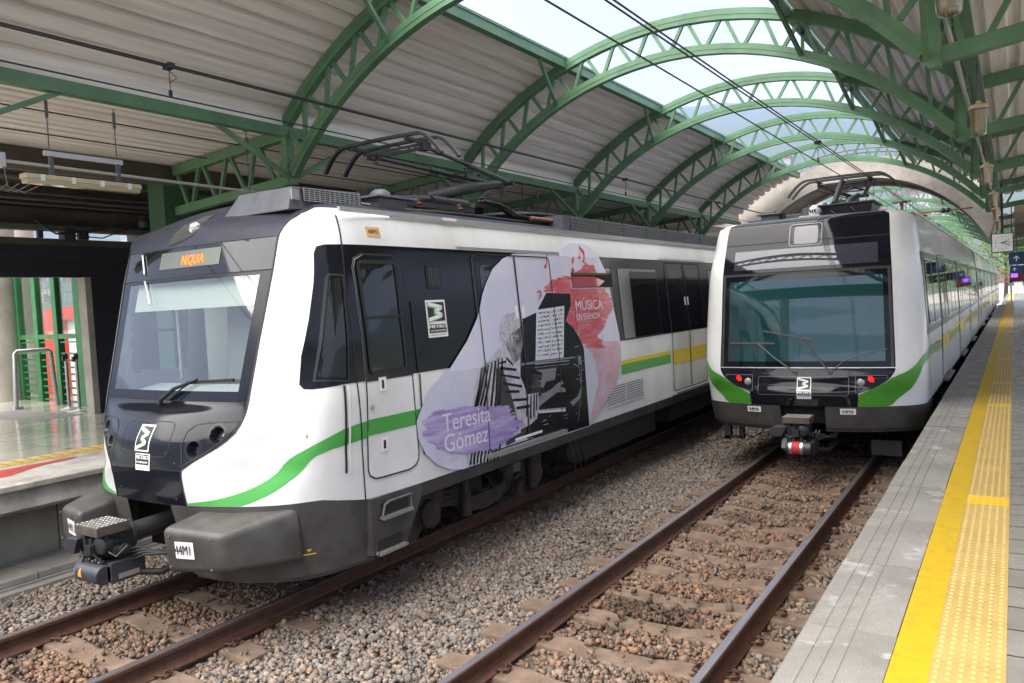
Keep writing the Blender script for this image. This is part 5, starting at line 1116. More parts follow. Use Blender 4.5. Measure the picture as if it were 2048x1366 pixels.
# ================================================================== CANOPIES
CX = -1.895
def arc(R, zc, x): return zc+math.sqrt(max(R*R-(x-CX)**2, 0))
def canopy(y0, n, dy, label, sheets=True, ext=None):
    c = thing('station_canopy', (CX, y0, 0), label, 'canopy', 'vaulted canopies over the tracks')
    ys = [y0+dy*j for j in range(n)]
    ya, yb = ys[0]-.5, ys[-1]+(ext or .25)
    RT, ZT, RB, ZB = 5.68, 1.07, 5.05, 1.21
    ht = 3.93; 
    def apts(R, zc, x0, x1, k):
        a0 = math.asin((x0-CX)/R); a1 = math.asin((x1-CX)/R)
        return [(CX+R*math.sin(a0+(a1-a0)*i/k), zc+R*math.cos(a0+(a1-a0)*i/k)) for i in range(k+1)]
    def sweep(mb, pts, y, wy, hr):
        n_ = len(pts); o = len(mb.v)
        for i, p in enumerate(pts):
            a = Vector(pts[max(i-1, 0)]); b = Vector(pts[min(i+1, n_-1)]); t = (b-a).normalized(); nn = Vector((-t.y, t.x))*hr/2
            for sy, sn in ((-1, -1), (1, -1), (1, 1), (-1, 1)): mb.v.append((p[0]+nn.x*sn, y+wy/2*sy, p[1]+nn.y*sn))
        for i in range(n_-1):
            for k in range(4): a = o+4*i+k; b = o+4*i+(k+1) % 4; mb.f.append((a, b, b+4, a+4))
        mb.f.append((o, o+1, o+2, o+3)); e = o+4*(n_-1); mb.f.append((e+3, e+2, e+1, e))
    for y in ys:
        mb = MB()
        top = apts(RT, ZT, CX-ht, CX+ht, 30); bot = apts(RB, ZB, CX-ht+.08, CX+ht-.08, 30)
        sweep(mb, top, y, .11, .155); sweep(mb, bot, y, .11, .145)
        # lips of the double channel sections
        for sy in (-.058, .058): sweep(mb, [(p[0], p[1]) for p in bot], y+sy, .006, .02); sweep(mb, top, y+sy, .006, .02)
        # outer half trusses
        L0, L1 = (-5.82, 5.03), (-8.35, 4.86); M0, M1 = (-5.72, 4.40), (-8.35, 4.24)
        R0, R1 = (2.03, 5.03), (6.6, 5.5); Q0, Q1 = (1.95, 4.42), (6.6, 5.0)
        for a, b in ((L0, L1), (R0, R1)): sweep(mb, [a, b], y, .11, .15)
        for a, b in ((M0, M1), (Q0, Q1)): sweep(mb, [a, b], y, .11, .13)
        arch = build('roof_arch', mb, GREEN, c)
        w = MB(); K = 15
        tn = apts(RT-.07, ZT, CX-ht, CX+ht, K); bn = apts(RB+.06, ZB, CX-ht+.3, CX+ht-.3, K-1)
        for i in range(K):
            for e, sgn in ((tn[i], 1), (tn[i+1], -1)):
                w.bar((e[0]+sgn*.045, y, e[1]), (bn[i][0]+sgn*-.045, y, bn[i][1]), .05, .05, up=(0, 1, 0))
        for (a0, a1, b0, b1, k) in ((L0, L1, M0, M1, 4), (R0, R1, Q0, Q1, 6)):
            for i in range(k):
                t0, tm, t1 = i/k, (i+.5)/k, (i+1)/k
                A = lambda t: (a0[0]+(a1[0]-a0[0])*t, y, a0[1]+(a1[1]-a0[1])*t-.06); B = lambda t: (b0[0]+(b1[0]-b0[0])*t, y, b0[1]+(b1[1]-b0[1])*t+.05)
                w.bar(A(t0+.02), B(tm-.02), .05, .05, up=(0, 1, 0)); w.bar(A(t1-.02), B(tm+.02), .05, .05, up=(0, 1, 0))
        for s in (-1, 1):
            w.box((CX+s*ht-.05, y-.07, 4.34), (CX+s*ht+.05, y+.07, 5.0))
            w.bar((CX+s*ht, y-1.15, 4.99), (CX+s*(ht-.06), y-.04, 4.42), .05, .055); w.bar((CX+s*ht, y+1.15, 4.99), (CX+s*(ht-.06), y+.04, 4.42), .05, .055)
            xb = CX+s*1.98; zb_ = arc(RB, ZB, xb)
            w.bar((CX+s*1.82, y-.85, 6.42), (xb, y-.05, zb_), .05, .055); w.bar((CX+s*1.82, y+.85, 6.42), (xb, y+.05, zb_), .05, .055)
        build('truss_webbing', w, GREEN, c)
    for s in (-1, 1):
        mb = MB().box((CX+s*1.82-.06, ya, 6.42), (CX+s*1.82+.06, yb, 6.56)).box((CX+s*1.82-.075, ya, 6.56), (CX+s*1.82+.075, yb, 6.60))
        build('skylight_beam', mb, GREEN, c)
        mb = MB().box((CX+s*ht-.06, ya, 4.98), (CX+s*ht+.06, yb, 5.12)); build('eaves_beam', mb, GREEN, c)
    # corrugated sheets: profile points across x, extruded along y
    def sheet(name, path, pitch, depth, rib=.36):
        d = [0]
        for a, b in zip(path[:-1], path[1:]): d.append(d[-1]+math.hypot(b[0]-a[0], b[1]-a[1]))
        def at(s_):
            for i in range(1, len(d)):
                if s_ <= d[i]+1e-9:
                    t = (s_-d[i-1])/(d[i]-d[i-1]); a, b = path[i-1], path[i]; tx, tz = (b[0]-a[0])/(d[i]-d[i-1]), (b[1]-a[1])/(d[i]-d[i-1])
                    return a[0]+(b[0]-a[0])*t, a[1]+(b[1]-a[1])*t, -tz, tx
            return (*path[-1], 0, 1)
        pr = []; s_ = 0
        while s_ < d[-1]-pitch:
            for f_, h in ((0, 0), (1-rib-.08, 0), (1-rib, 1), (1-.08, 1)):
                x, z, nx, nz_ = at(s_+f_*pitch); sg = 1 if nz_ > 0 else -1
                pr.append((x-nx*sg*(1-h)*depth*0+nx*sg*h*depth, z+nz_*sg*h*depth))
            s_ += pitch
        x, z, _, _ = at(d[-1]); pr.append((x, z))
        mb = MB(); yy = ls(ya-.15, yb, max(2, int((yb-ya)/4))); k = len(pr); th = .006
        for y in yy: mb.v += [(p[0], y, p[1]) for p in pr]
        for i in range(len(yy)-1):
            for j in range(k-1): a = i*k+j; mb.f.append((a, a+1, a+k+1, a+k))
        return build(name, mb, SHEET, c, fix=False)
    for s in (-1, 1):
        pth = apts(RT+.085, ZT, CX+s*1.9, CX+s*(ht+.03), 26); sheet('roof_sheet', pth, .235, .085, .30)
    for s in (-1, 1):
        x = CX+s*3.965; build('eaves_flashing', MB().box((x-.02, ya-.15, 5.09), (x+.02, yb, 5.345)), SHEET, c)
    sheet('roof_sheet', [(-5.86, 5.115), (-8.75, 4.93)], .19, .045); sheet('roof_sheet', [(2.07, 5.115), (6.9, 5.60)], .30, .05)
    return c
canopy(7.632-4.226, 6, 4.226, 'green steel truss canopy with beige corrugated sheets and open skylight above both trains', ext=4.3)
canopy(38.2, 6, 6.4, 'farther green truss canopy seen beyond the concrete arch')
# concrete arch crossing the station
ca = thing('concrete_arch', (CX, 30.6, 0), 'pale concrete arch bridge crossing over both trains between the two green canopies', 'bridge')
def ring(R0, z0c, R1, z1c, y0, y1, k=44):
    mb = MB(); a0, a1, b0, b1 = math.radians(-78), math.radians(64), math.radians(-44), math.radians(40)
    for i in range(k+1):
        t = i/k; a = a0+(a1-a0)*t; b = b0+(b1-b0)*t
        for R, zc_, an in ((R0, z0c, a), (R1, z1c, b)): mb.v += [(CX+R*math.sin(an), y0, zc_+R*math.cos(an)), (CX+R*math.sin(an), y1, zc_+R*math.cos(an))]
    for i in range(k):
        o = 4*i; mb.f += [(o, o+4, o+5, o+1), (o+2, o+3, o+7, o+6), (o, o+2, o+6, o+4), (o+1, o+5, o+7, o+3)]
    mb.f += [(0, 1, 3, 2), (4*k, 4*k+2, 4*k+3, 4*k+1)]
    return mb
build('front_arch_rib', ring(4.22, 2.0, 6.6, .31, 29.2, 29.7), CONC, ca)
build('arch_soffit', ring(4.30, 2.0, 6.5, .31, 29.702, 31.4), CONC, ca)
build('rear_arch_rib', ring(4.20, 2.0, 6.6, .31, 31.402, 31.9), CONC, ca)
build('arch_leg', MB().box((CX-5.2, 29.2, .9), (CX-4.12, 31.9, 3.1)), CONC, ca)
build('platform_roof_slab', MB().box((2.6, 29.3, 4.25), (9.5, 38.0, 4.85)), DCONC, ca)
build('platform_roof_slab', MB().box((-14.5, 29.3, 4.25), (-6.6, 38.0, 4.85)), DCONC, ca)
mb = MB(); a_ = math.radians(34)
for yy in (29.35,):
    for r_ in (6.92, 6.78): mb.tube([(CX+r_*math.sin(a), yy, .31+r_*math.cos(a)) for a in ls(-a_, a_, 36)], .025, 6)
    for a in ls(-a_, a_, 26): mb.bar((CX+6.6*math.sin(a), yy, .31+6.6*math.cos(a)), (CX+6.92*math.sin(a), yy, .31+6.92*math.cos(a)), .03)
build('railing', mb, ROOFGREY, ca)
fb = thing('footbridge', (0, -27, 11.5), 'dark footbridge beam reflected in the windscreen of the right train', 'bridge')
build('bridge_beam', MB().box((-30, -29, 11.6), (30, -26.5, 13.4)), DCONC, fb)
build('bridge_pier', MB().box((7, -28.5, -1), (8, -27, 11.6)), CONC, fb); build('bridge_pier', MB().box((-12, -28.5, -1), (-11, -27, 11.6)), CONC, fb)
# ================================================================== OVERHEAD WIRES
WIRE = mat('wire_dark_copper', (.016, .016, .017), .5, metal=.4)
def wires(xc, zc, zm, label1, label2, drops, pair=.05):
    o = build('contact_wire', MB().tube([(xc, -6, zc), (xc, 80, zc+.0)], .0075, 6), WIRE); tag(o, label1, 'wire', 'overhead wires')
    t = thing('messenger_wire', (xc, -6, zm), label2, 'wire', 'overhead wires')
    m_ = MB(); 
    for s in (-1, 1): m_.tube([(xc+s*pair*.5, -6, zm), (xc+s*pair*.5, 80, zm+.25)], .0085, 6)
    build('cable_pair', m_, WIRE, t)
    for y in drops:
        zz = zm+.25*(y+6)/86
        d = MB().box((xc-.05, y-.03, zz-.03), (xc+.05, y+.03, zz+.02)).tube([(xc, y, zz-.03), (xc, y, zc)], .004, 5).box((xc-.012, y-.012, zc), (xc+.012, y+.012, zc+.06))
        d.tube([(xc, y, zz-.04), (xc+.02, y+.06, zz-.10), (xc, y, zz-.15)], .004, 5)
        build('dropper', d, WIRE, t)
wires(0.0, 4.53, 4.79, 'single black contact wire hanging over the right train', 'pair of thick black cables above the right train', (13.2, 19, 25, 31, 37, 43))
wires(-3.79, 4.553, 4.80, 'thin contact wire over the left train with the piano artwork', 'pair of black cables crossing above the left train roof', (4.45, 14.3, 20, 26))
mast = thing('catenary_bracket', (0, 26.5, 4.2), 'rust brown insulated catenary bracket arm behind the right train', 'bracket')
build('bracket_arm', MB().tube([(-1.6, 26.5, 4.62), (1.6, 26.5, 4.66)], .022, 8), mat('rust_orange', (.34, .13, .05), .6), mast)
build('insulator', MB().lathe((.9, 26.5, 4.65), [(.05, -.12), (.08, -.06), (.05, 0), (.08, .06), (.05, .12)], 12, 'x'), BLACKM, mast, smooth=True)
build('bracket_post', MB().tube([(-.25, 26.5, 4.2), (-.25, 26.5, 5.0)], .05, 8).box((-.5, 26.4, 5.0), (0, 26.6, 5.05)), mat('rust_brown_post', (.15, .09, .08), .6), mast)

# ================================================================== GROUND, TRACK
GRND = mat('ballast_bed', (.17, .125, .10), .95, vscale=30, col2=(.06, .045, .038), bump=1, bscale=90)
o = build('ground', MB().add([(-7000, -7000, -1.2), (7000, -7000, -1.2), (7000, 7000, -1.2), (-7000, 7000, -1.2)], [(0, 1, 2, 3)]), mat('far_ground', (.34, .33, .29), .95, vscale=.02, col2=(.26, .22, .19)))
struct(o)
# trackbed sheet with rolling relief
nx_, ny_ = 60, 400
gx = np.linspace(-6.15, 1.68, nx_); gy = np.linspace(-4, 100, ny_)
mb = MB()
for y in gy:
    for x in gx:
        z = -.215+.018*math.sin(x*5+y*1.7)*math.sin(y*2.3+x)
        mb.v.append((x, y, z))
for j in range(ny_-1):
    for i in range(nx_-1): a = j*nx_+i; mb.f.append((a, a+1, a+nx_+1, a+nx_))
struct(build('trackbed', mb, GRND, smooth='all', fix=False))
RAILP = [(-.075, -.16), (.075, -.16), (.075, -.148), (.02, -.13), (.010, -.11), (.010, -.045), (.036, -.032), (.036, -.006), (.026, 0), (-.026, 0), (-.036, -.006), (-.036, -.032), (-.010, -.045), (-.010, -.11), (-.02, -.13), (-.075, -.148)]
RL = ['left rail of the track under the piano-artwork train', 'right rail of the track under the piano-artwork train', 'left rail of the track beside the platform', 'right rail nearest the platform edge']
for i, x in enumerate((-3.79-.7525, -3.79+.7525, -.7525, .7525)):
    t = thing('rail', (x, 0, -.16), RL[i], 'rail', 'rails of the two tracks')
    build('rail_body', MB().prism([(x+a, b) for a, b in RAILP], 'y', -5, 100), RAILSIDE, t)
    build('rail_running_surface', MB().box((x-.029, -5, -.002), (x+.029, 100, .003)), RAILTOP, t)
# sleepers with clips
def sleeper_proto(xc, y, label, group):
    t = thing('sleeper', (xc, y, -.16), label, 'sleeper', group)
    mb = MB(); xs = [-1.22, -.95, -.45, -.25, .25, .45, .95, 1.22]; zt_ = [-.162, -.157, -.157, -.186, -.186, -.157, -.157, -.162]
    for x, z in zip(xs, zt_): mb.v += [(xc+x, y-.14, z-.12), (xc+x, y-.115, z), (xc+x, y+.115, z), (xc+x, y+.14, z-.12)]
    for i in range(7):
        o = 4*i
        for k in range(3): mb.f.append((o+k, o+k+1, o+k+5, o+k+4))
    mb.f += [(0, 1, 2, 3), (31, 30, 29, 28)]
    build('concrete_block', mb, SLEEP, t, bevel=.012)
    for r_ in (-.7525, .7525):
        cl = MB()
        for s in (-1, 1):
            xx = xc+r_+s*.12
            cl.tube([(xx-s*.045, y-.05, -.140), (xx+s*.0, y-.065, -.118), (xx+s*.035, y-.03, -.13), (xx+s*.01, y+.0, -.105), (xx+s*.035, y+.04, -.13), (xx, y+.065, -.118), (xx-s*.045, y+.05, -.140)], .0085, 6)
            cl.box((min(xx, xx+s*.04), y-.03, -.165), (max(xx, xx+s*.04), y+.03, -.125))
        build('rail_clip', cl, RAILSIDE, t, smooth='all')
    return t
for xc, lab, grp in ((-3.79, 'rust-stained concrete sleeper under the train with the piano artwork', 'sleepers of the left track'), (0, 'rust-stained concrete sleeper in the track beside the platform', 'sleepers of the platform track')):
    p0 = sleeper_proto(xc, 2.2, lab, grp); 
    for k in range(1, 24):
        copy_tree(p0, loc=(xc+random.uniform(-.02, .02), 2.2+k*.625+random.uniform(-.015, .015), -.16+random.uniform(-.006, .004)))
# ballast stones
def ballast(name, label, boxes, seed, palette):
    r = np.random.default_rng(seed)
    t = (1+5**.5)/2
    V_ = np.array([(-1, t, 0), (1, t, 0), (-1, -t, 0), (1, -t, 0), (0, -1, t), (0, 1, t), (0, -1, -t), (0, 1, -t), (t, 0, -1), (t, 0, 1), (-t, 0, -1), (-t, 0, 1)], float)/1.902
    V = np.array([(a_, b_, c_) for a_ in (-1, 1) for b_ in (-1, 1) for c_ in (-1, 1)], float)*.64
    Fc = np.array([(0, 1, 3), (0, 3, 2), (4, 6, 7), (4, 7, 5), (0, 4, 5), (0, 5, 1), (2, 3, 7), (2, 7, 6), (0, 2, 6), (0, 6, 4), (1, 5, 7), (1, 7, 3)])
    Fo = np.array([(0, 11, 5), (0, 5, 1), (0, 1, 7), (0, 7, 10), (0, 10, 11), (1, 5, 9), (5, 11, 4), (11, 10, 2), (10, 7, 6), (7, 1, 8), (3, 9, 4), (3, 4, 2), (3, 2, 6), (3, 6, 8), (3, 8, 9), (4, 9, 5), (2, 4, 11), (6, 2, 10), (8, 6, 7), (9, 8, 1)])
    P = []; S = []
    for (x0, x1, y0, y1, sp, size, zb_) in boxes:
        n = int((x1-x0)*(y1-y0)/sp**2)
        p = np.column_stack([r.uniform(x0, x1, n), r.uniform(y0, y1, n), np.full(n, zb_)]); P.append(p); S.append(np.clip(r.lognormal(-.03, .30, n), .5, 1.75)*size)
    P = np.concatenate(P); S = np.concatenate(S)
    keep = np.ones(len(P), bool)
    for xc in (-3.79, 0):
        dx = P[:, 0]-xc
        ph = np.abs((P[:, 1]-2.2+.3125) % .625-.3125)
        on = (np.abs(dx) < 1.24) & (ph < .138)
        P[on & (np.abs(dx) < .4), 2] += .0
        keep &= ~(on & (np.abs(dx) > .34) & (r.random(len(P)) > .03)); keep &= ~(on & (np.abs(dx) <= .34) & (r.random(len(P)) > .07))
        P[on, 2] += .045
        for rx in (-.7525, .7525): keep &= np.abs(dx-rx) > .075
    P = P[keep]; S = S[keep]; n = len(P)
    P[:, 2] += r.uniform(-.012, .028, n)+.012*np.sin(P[:, 0]*2.1+P[:, 1]*1.3)
    sh = (V[None]+r.uniform(-.30, .30, (n, 8, 3)))*np.stack([np.ones(n), r.uniform(.6, .95, n), r.uniform(.5, .85, n)], 1)[:, None]
    a = r.uniform(0, 6.283, (n, 3)); ca_, sa = np.cos(a), np.sin(a)
    def rotm(i, j, c, s):
        M = np.zeros((n, 3, 3)); M[:, range(3), range(3)] = 1; M[:, i, i] = c; M[:, j, j] = c; M[:, i, j] = -s; M[:, j, i] = s; return M
    R = rotm(0, 1, ca_[:, 0], sa[:, 0]) @ rotm(1, 2, ca_[:, 1], sa[:, 1]) @ rotm(0, 2, ca_[:, 2], sa[:, 2])
    v = np.einsum('nij,nkj->nki', R, sh)*S[:, None, None]+P[:, None]
    f = (Fc[None]+8*np.arange(n)[:, None, None]).reshape(-1, 3)
    me = bpy.data.meshes.new(name); me.vertices.add(n*8); me.vertices.foreach_set('co', v.reshape(-1).astype(np.float32))
    nf = len(f); me.loops.add(nf*3); me.loops.foreach_set('vertex_index', f.reshape(-1).astype(np.int32)); me.polygons.add(nf)
    me.polygons.foreach_set('loop_start', np.arange(0, nf*3, 3, dtype=np.int32)); me.polygons.foreach_set('loop_total', np.full(nf, 3, np.int32))
    me.update(calc_edges=True)
    M = bpy.data.materials.new(name+'_stone'); M.use_nodes = True; nn = M.node_tree; Nn = nn.nodes; Pn = Nn['Principled BSDF']; K = nn.links.new; Pn.inputs['Roughness'].default_value = .85
    g = Nn.new('ShaderNodeNewGeometry'); cr = Nn.new('ShaderNodeValToRGB'); cr.color_ramp.interpolation = 'CONSTANT'
    while len(cr.color_ramp.elements) < len(palette): cr.color_ramp.elements.new(.5)
    for i, (e, c) in enumerate(zip(cr.color_ramp.elements, palette)): e.position = i/len(palette); e.color = (*c, 1)
    K(g.outputs['Random Per Island'], cr.inputs['Fac'])
    ns = Nn.new('ShaderNodeTexNoise'); ns.inputs['Scale'].default_value = 1.1; ns.inputs['Detail'].default_value = 4; tcn = Nn.new('ShaderNodeTexCoord'); K(tcn.outputs['Object'], ns.inputs['Vector'])
    # rust tint between the rails
    sx = Nn.new('ShaderNodeSeparateXYZ'); K(tcn.outputs['Object'], sx.inputs[0])
    def near(xc):
        s1 = Nn.new('ShaderNodeMath'); s1.operation = 'SUBTRACT'; K(sx.outputs['X'], s1.inputs[0]); s1.inputs[1].default_value = xc
        s2 = Nn.new('ShaderNodeMath'); s2.operation = 'ABSOLUTE'; K(s1.outputs[0], s2.inputs[0])
        s3 = Nn.new('ShaderNodeMapRange'); s3.inputs['From Min'].default_value = 1.25; s3.inputs['From Max'].default_value = .7; K(s2.outputs[0], s3.inputs['Value']); return s3
    ad = Nn.new('ShaderNodeMath'); ad.operation = 'ADD'; K(near(0).outputs[0], ad.inputs[0]); K(near(-3.79).outputs[0], ad.inputs[1])
    mu = Nn.new('ShaderNodeMath'); mu.operation = 'MULTIPLY'; K(ad.outputs[0], mu.inputs[0]); K(ns.outputs['Fac'], mu.inputs[1]); mu.use_clamp = True
    m2 = Nn.new('ShaderNodeMath'); m2.operation = 'MULTIPLY'; K(mu.outputs[0], m2.inputs[0]); m2.inputs[1].default_value = 1.25; m2.use_clamp = True
    mixn = Nn.new('ShaderNodeMix'); mixn.data_type = 'RGBA'; mixn.blend_type = 'MULTIPLY'; mixn.inputs['B'].default_value = (.93, .62, .43, 1)
    K(m2.outputs[0], mixn.inputs['Factor']); K(cr.outputs['Color'], mixn.inputs['A'])
    n2 = Nn.new('ShaderNodeTexNoise'); n2.inputs['Scale'].default_value = .9; n2.inputs['Detail'].default_value = 5; K(tcn.outputs['Object'], n2.inputs['Vector'])
    r2 = Nn.new('ShaderNodeMapRange'); r2.inputs['From Min'].default_value = .30; r2.inputs['From Max'].default_value = .44; r2.inputs['To Min'].default_value = .42; r2.inputs['To Max'].default_value = 1; K(n2.outputs['Fac'], r2.inputs['Value'])
    v2 = Nn.new('ShaderNodeVectorMath'); v2.operation = 'SCALE'; K(mixn.outputs['Result'], v2.inputs[0]); K(r2.outputs['Result'], v2.inputs['Scale']); K(v2.outputs[0], Pn.inputs['Base Color'])
    ob = link(name, me, M); tag(ob, label, 'gravel', None, 'stuff'); return ob
PAL = [tuple(c*k for c, k in zip(q, (.72, .74, .71))) for q in [(.30, .23, .20), (.24, .20, .18), (.36, .27, .23), (.19, .17, .165), (.27, .19, .15), (.33, .28, .26), (.38, .25, .17), (.22, .18, .15), (.29, .25, .23), (.155, .14, .135), (.42, .34, .29), (.26, .21, .19)]]
ballast('ballast_stones', 'brown and grey crushed stone ballast around the tracks', [(-6.1, 1.66, 2.1, 8.0, .030, .0245, -.206), (-6.1, 1.66, 8.0, 14.0, .035, .027, -.205), (-3.0, 1.66, 14.0, 22, .06, .034, -.195), (-6.1, 1.66, 2.1, 12.0, .055, .022, -.21)], 3, PAL)

# ================================================================== PLATFORMS
def tilemat(name, c1, c2, sx, sy, rough, mortar=(.05, .05, .05), bump=.3, msize=.008, noise=.5):
    M = bpy.data.materials.new(name); M.use_nodes = True; n = M.node_tree; N_ = n.nodes; P = N_['Principled BSDF']; K = n.links.new
    t = N_.new('ShaderNodeTexCoord'); b = N_.new('ShaderNodeTexBrick'); b.offset = 0; b.inputs['Scale'].default_value = 1
    b.inputs['Brick Width'].default_value = sx; b.inputs['Row Height'].default_value = sy; b.inputs['Mortar Size'].default_value = msize; b.inputs['Mortar Smooth'].default_value = .2
    b.inputs['Color1'].default_value = (*c1, 1); b.inputs['Color2'].default_value = (*c2, 1); b.inputs['Mortar'].default_value = (*mortar, 1)
    K(t.outputs['Object'], b.inputs['Vector'])
    ns = N_.new('ShaderNodeTexNoise'); ns.inputs['Scale'].default_value = 2.3; ns.inputs['Detail'].default_value = 9; ns.inputs['Roughness'].default_value = .65; K(t.outputs['Object'], ns.inputs['Vector'])
    mr = N_.new('ShaderNodeMapRange'); mr.inputs['From Min'].default_value = .3; mr.inputs['From Max'].default_value = .7; mr.inputs['To Min'].default_value = 1-noise*.5; mr.inputs['To Max'].default_value = 1.05
    K(ns.outputs['Fac'], mr.inputs['Value'])
    f2 = N_.new('ShaderNodeTexNoise'); f2.inputs['Scale'].default_value = 160; f2.inputs['Detail'].default_value = 3; K(t.outputs['Object'], f2.inputs['Vector'])
    mr2 = N_.new('ShaderNodeMapRange'); mr2.inputs['From Min'].default_value = .3; mr2.inputs['From Max'].default_value = .7; mr2.inputs['To Min'].default_value = .86; mr2.inputs['To Max'].default_value = 1.08; K(f2.outputs['Fac'], mr2.inputs['Value'])
    m1 = N_.new('ShaderNodeMath'); m1.operation = 'MULTIPLY'; K(mr.outputs[0], m1.inputs[0]); K(mr2.outputs[0], m1.inputs[1])
    v = N_.new('ShaderNodeVectorMath'); v.operation = 'SCALE'; K(b.outputs['Color'], v.inputs[0]); K(m1.outputs[0], v.inputs['Scale'])
    K(v.outputs[0], P.inputs['Base Color'])
    r = N_.new('ShaderNodeMapRange'); r.inputs['To Min'].default_value = rough*.7; r.inputs['To Max'].default_value = min(1, rough*1.5); K(ns.outputs['Fac'], r.inputs['Value']); K(r.outputs[0], P.inputs['Roughness'])
    bn = N_.new('ShaderNodeBump'); bn.inputs['Strength'].default_value = bump; bn.inputs['Distance'].default_value = .004; bn.invert = True
    K(b.outputs['Fac'], bn.inputs['Height']); K(bn.outputs['Normal'], P.inputs['Normal'])
    MATS[name] = M; return M
ZP = .904
FLOOR = tilemat('polished_grey_floor_tiles', (.285, .27, .235), (.23, .215, .19), .46, .305, .24, (.05, .048, .045), .35)
FLOORL = tilemat('polished_olive_floor_tiles', (.46, .45, .38), (.40, .39, .33), .8, .8, .12, (.06, .058, .05), .3)
pb = MB().box((2.51, -6, -.6), (9, 105, ZP)).box((1.80, -6, -.6), (2.51, 105, ZP-.02))
struct(build('platform', pb, FLOOR))
pb = MB().box((-13.5, -6, -.6), (-7.0, 105, .68)).box((-30, -6, -.6), (-7.69, 9.9, ZP)).box((-14.5, 9.901, -.6), (-7.69, 105, ZP))
struct(build('platform', pb, FLOORL))
# edge stones of the right platform with three grooves
STONE = mat('speckled_edge_stone', (.275, .258, .235), .8, vscale=2.2, col2=(.20, .187, .168), vpos=(.3, .6), bump=.35, bscale=170)
PATCH = mat('pale_worn_mortar', (.35, .345, .335), .85, vscale=22, col2=(.26, .25, .235), vpos=(.42, .6), bump=.3, bscale=90)
def edge_stone(y0, L_):
    xs = [1.669]; z = []
    prof_ = [(1.669, ZP-.012), (1.681, ZP)]
    for g in (1.765, 1.835, 1.905): prof_ += [(g-.006, ZP), (g-.003, ZP-.004), (g+.003, ZP-.004), (g+.006, ZP)]
    prof_ += [(2.08, ZP), (2.082, ZP-.2), (1.80, ZP-.2), (1.795, ZP-.11), (1.669, ZP-.10)]
    mb = MB().prism(prof_, 'y', y0+.004, y0+L_-.004)
    return mb
es0 = None
for k in range(60):
    y = -1.19+1.028*k
    if es0 is None: 
        es0 = build('platform_edge_stone', edge_stone(0, 1.028), STONE); tag(es0, 'pale grooved edge stone in the row along the right platform', 'paving stone', 'edge stones of the right platform'); es0.location = (0, y, 0)
    else:
        c_ = es0.copy(); COL.objects.link(c_); c_.location = (random.uniform(-.003, .003), y, random.uniform(-.002, .002))
n_ = STONE.node_tree; K_ = n_.links.new; P_ = n_.nodes['Principled BSDF']; src = P_.inputs['Base Color'].links[0].from_socket
tc_ = n_.nodes.new('ShaderNodeTexCoord'); oi = n_.nodes.new('ShaderNodeNewGeometry'); w1 = n_.nodes.new('ShaderNodeTexNoise'); w1.inputs['Scale'].default_value = 2.6; w1.inputs['Detail'].default_value = 7; w1.inputs['Roughness'].default_value = .7
K_(oi.outputs['Position'], w1.inputs['Vector']); wr = n_.nodes.new('ShaderNodeMapRange'); wr.inputs['From Min'].default_value = .575; wr.inputs['From Max'].default_value = .66; K_(w1.outputs['Fac'], wr.inputs['Value'])
wm = n_.nodes.new('ShaderNodeMix'); wm.data_type = 'RGBA'; wm.inputs['B'].default_value = (.40, .395, .385, 1); K_(wr.outputs['Result'], wm.inputs['Factor']); K_(src, wm.inputs['A'])
f3 = n_.nodes.new('ShaderNodeTexNoise'); f3.inputs['Scale'].default_value = 220; f3.inputs['Detail'].default_value = 2; K_(oi.outputs['Position'], f3.inputs['Vector'])
fr_ = n_.nodes.new('ShaderNodeMapRange'); fr_.inputs['From Min'].default_value = .32; fr_.inputs['From Max'].default_value = .62; fr_.inputs['To Min'].default_value = .66; fr_.inputs['To Max'].default_value = 1.12; K_(f3.outputs['Fac'], fr_.inputs['Value'])
vm = n_.nodes.new('ShaderNodeVectorMath'); vm.operation = 'SCALE'; K_(wm.outputs['Result'], vm.inputs[0]); K_(fr_.outputs['Result'], vm.inputs['Scale']); K_(vm.outputs[0], P_.inputs['Base Color'])
o = build('yellow_platform_line', MB().box((2.084, -6, ZP-.02), (2.238, 100, ZP+.003)), YEL); struct(o)
# tactile strip
TAC = tilemat('tactile_yellow_tiles', (.50, .345, .115), (.45, .31, .105), .272, .27, .55, (.36, .25, .08), .5, .004, .35)
mb = MB().box((2.238, -6, ZP-.02), (2.512, 100, ZP+.002))
struct(build('tactile_paving', mb, TAC))
mb = MB()
y = 2.9
while y < 13:
    for k in range(6):
        x = 2.262+k*.045; n = 8; o = len(mb.v)
        for r_, h in ((.0125, 0), (.010, .0045), (.005, .006)):
            for q in range(n): a = 2*math.pi*q/n; mb.v.append((x+r_*math.cos(a), y+r_*math.sin(a), ZP+.002+h))
        for i in range(2):
            for q in range(n): mb.f.append((o+i*n+q, o+i*n+(q+1) % n, o+(i+1)*n+(q+1) % n, o+(i+1)*n+q))
        mb.f.append(tuple(o+2*n+q for q in range(n)))
    y += .0545
for k in range(6): mb.box((2.262+k*.045-.011, 13.1, ZP+.0015), (2.262+k*.045+.011, 99, ZP+.007))
TD = mat('tactile_dome_yellow', (.58, .41, .13), .45, var=.2, vscale=8)
struct(build('tactile_domes', mb, TD, smooth=True, fix=False))
for i, y in enumerate((6.62, 11.9, 14.5, 19, 24)): struct(build('bright_yellow_tile', MB().box((2.242, y, ZP+.0023), (2.508, y+.27, ZP+.004)), mat('fresh_yellow_tile', (.78, .47, .008), .5)))
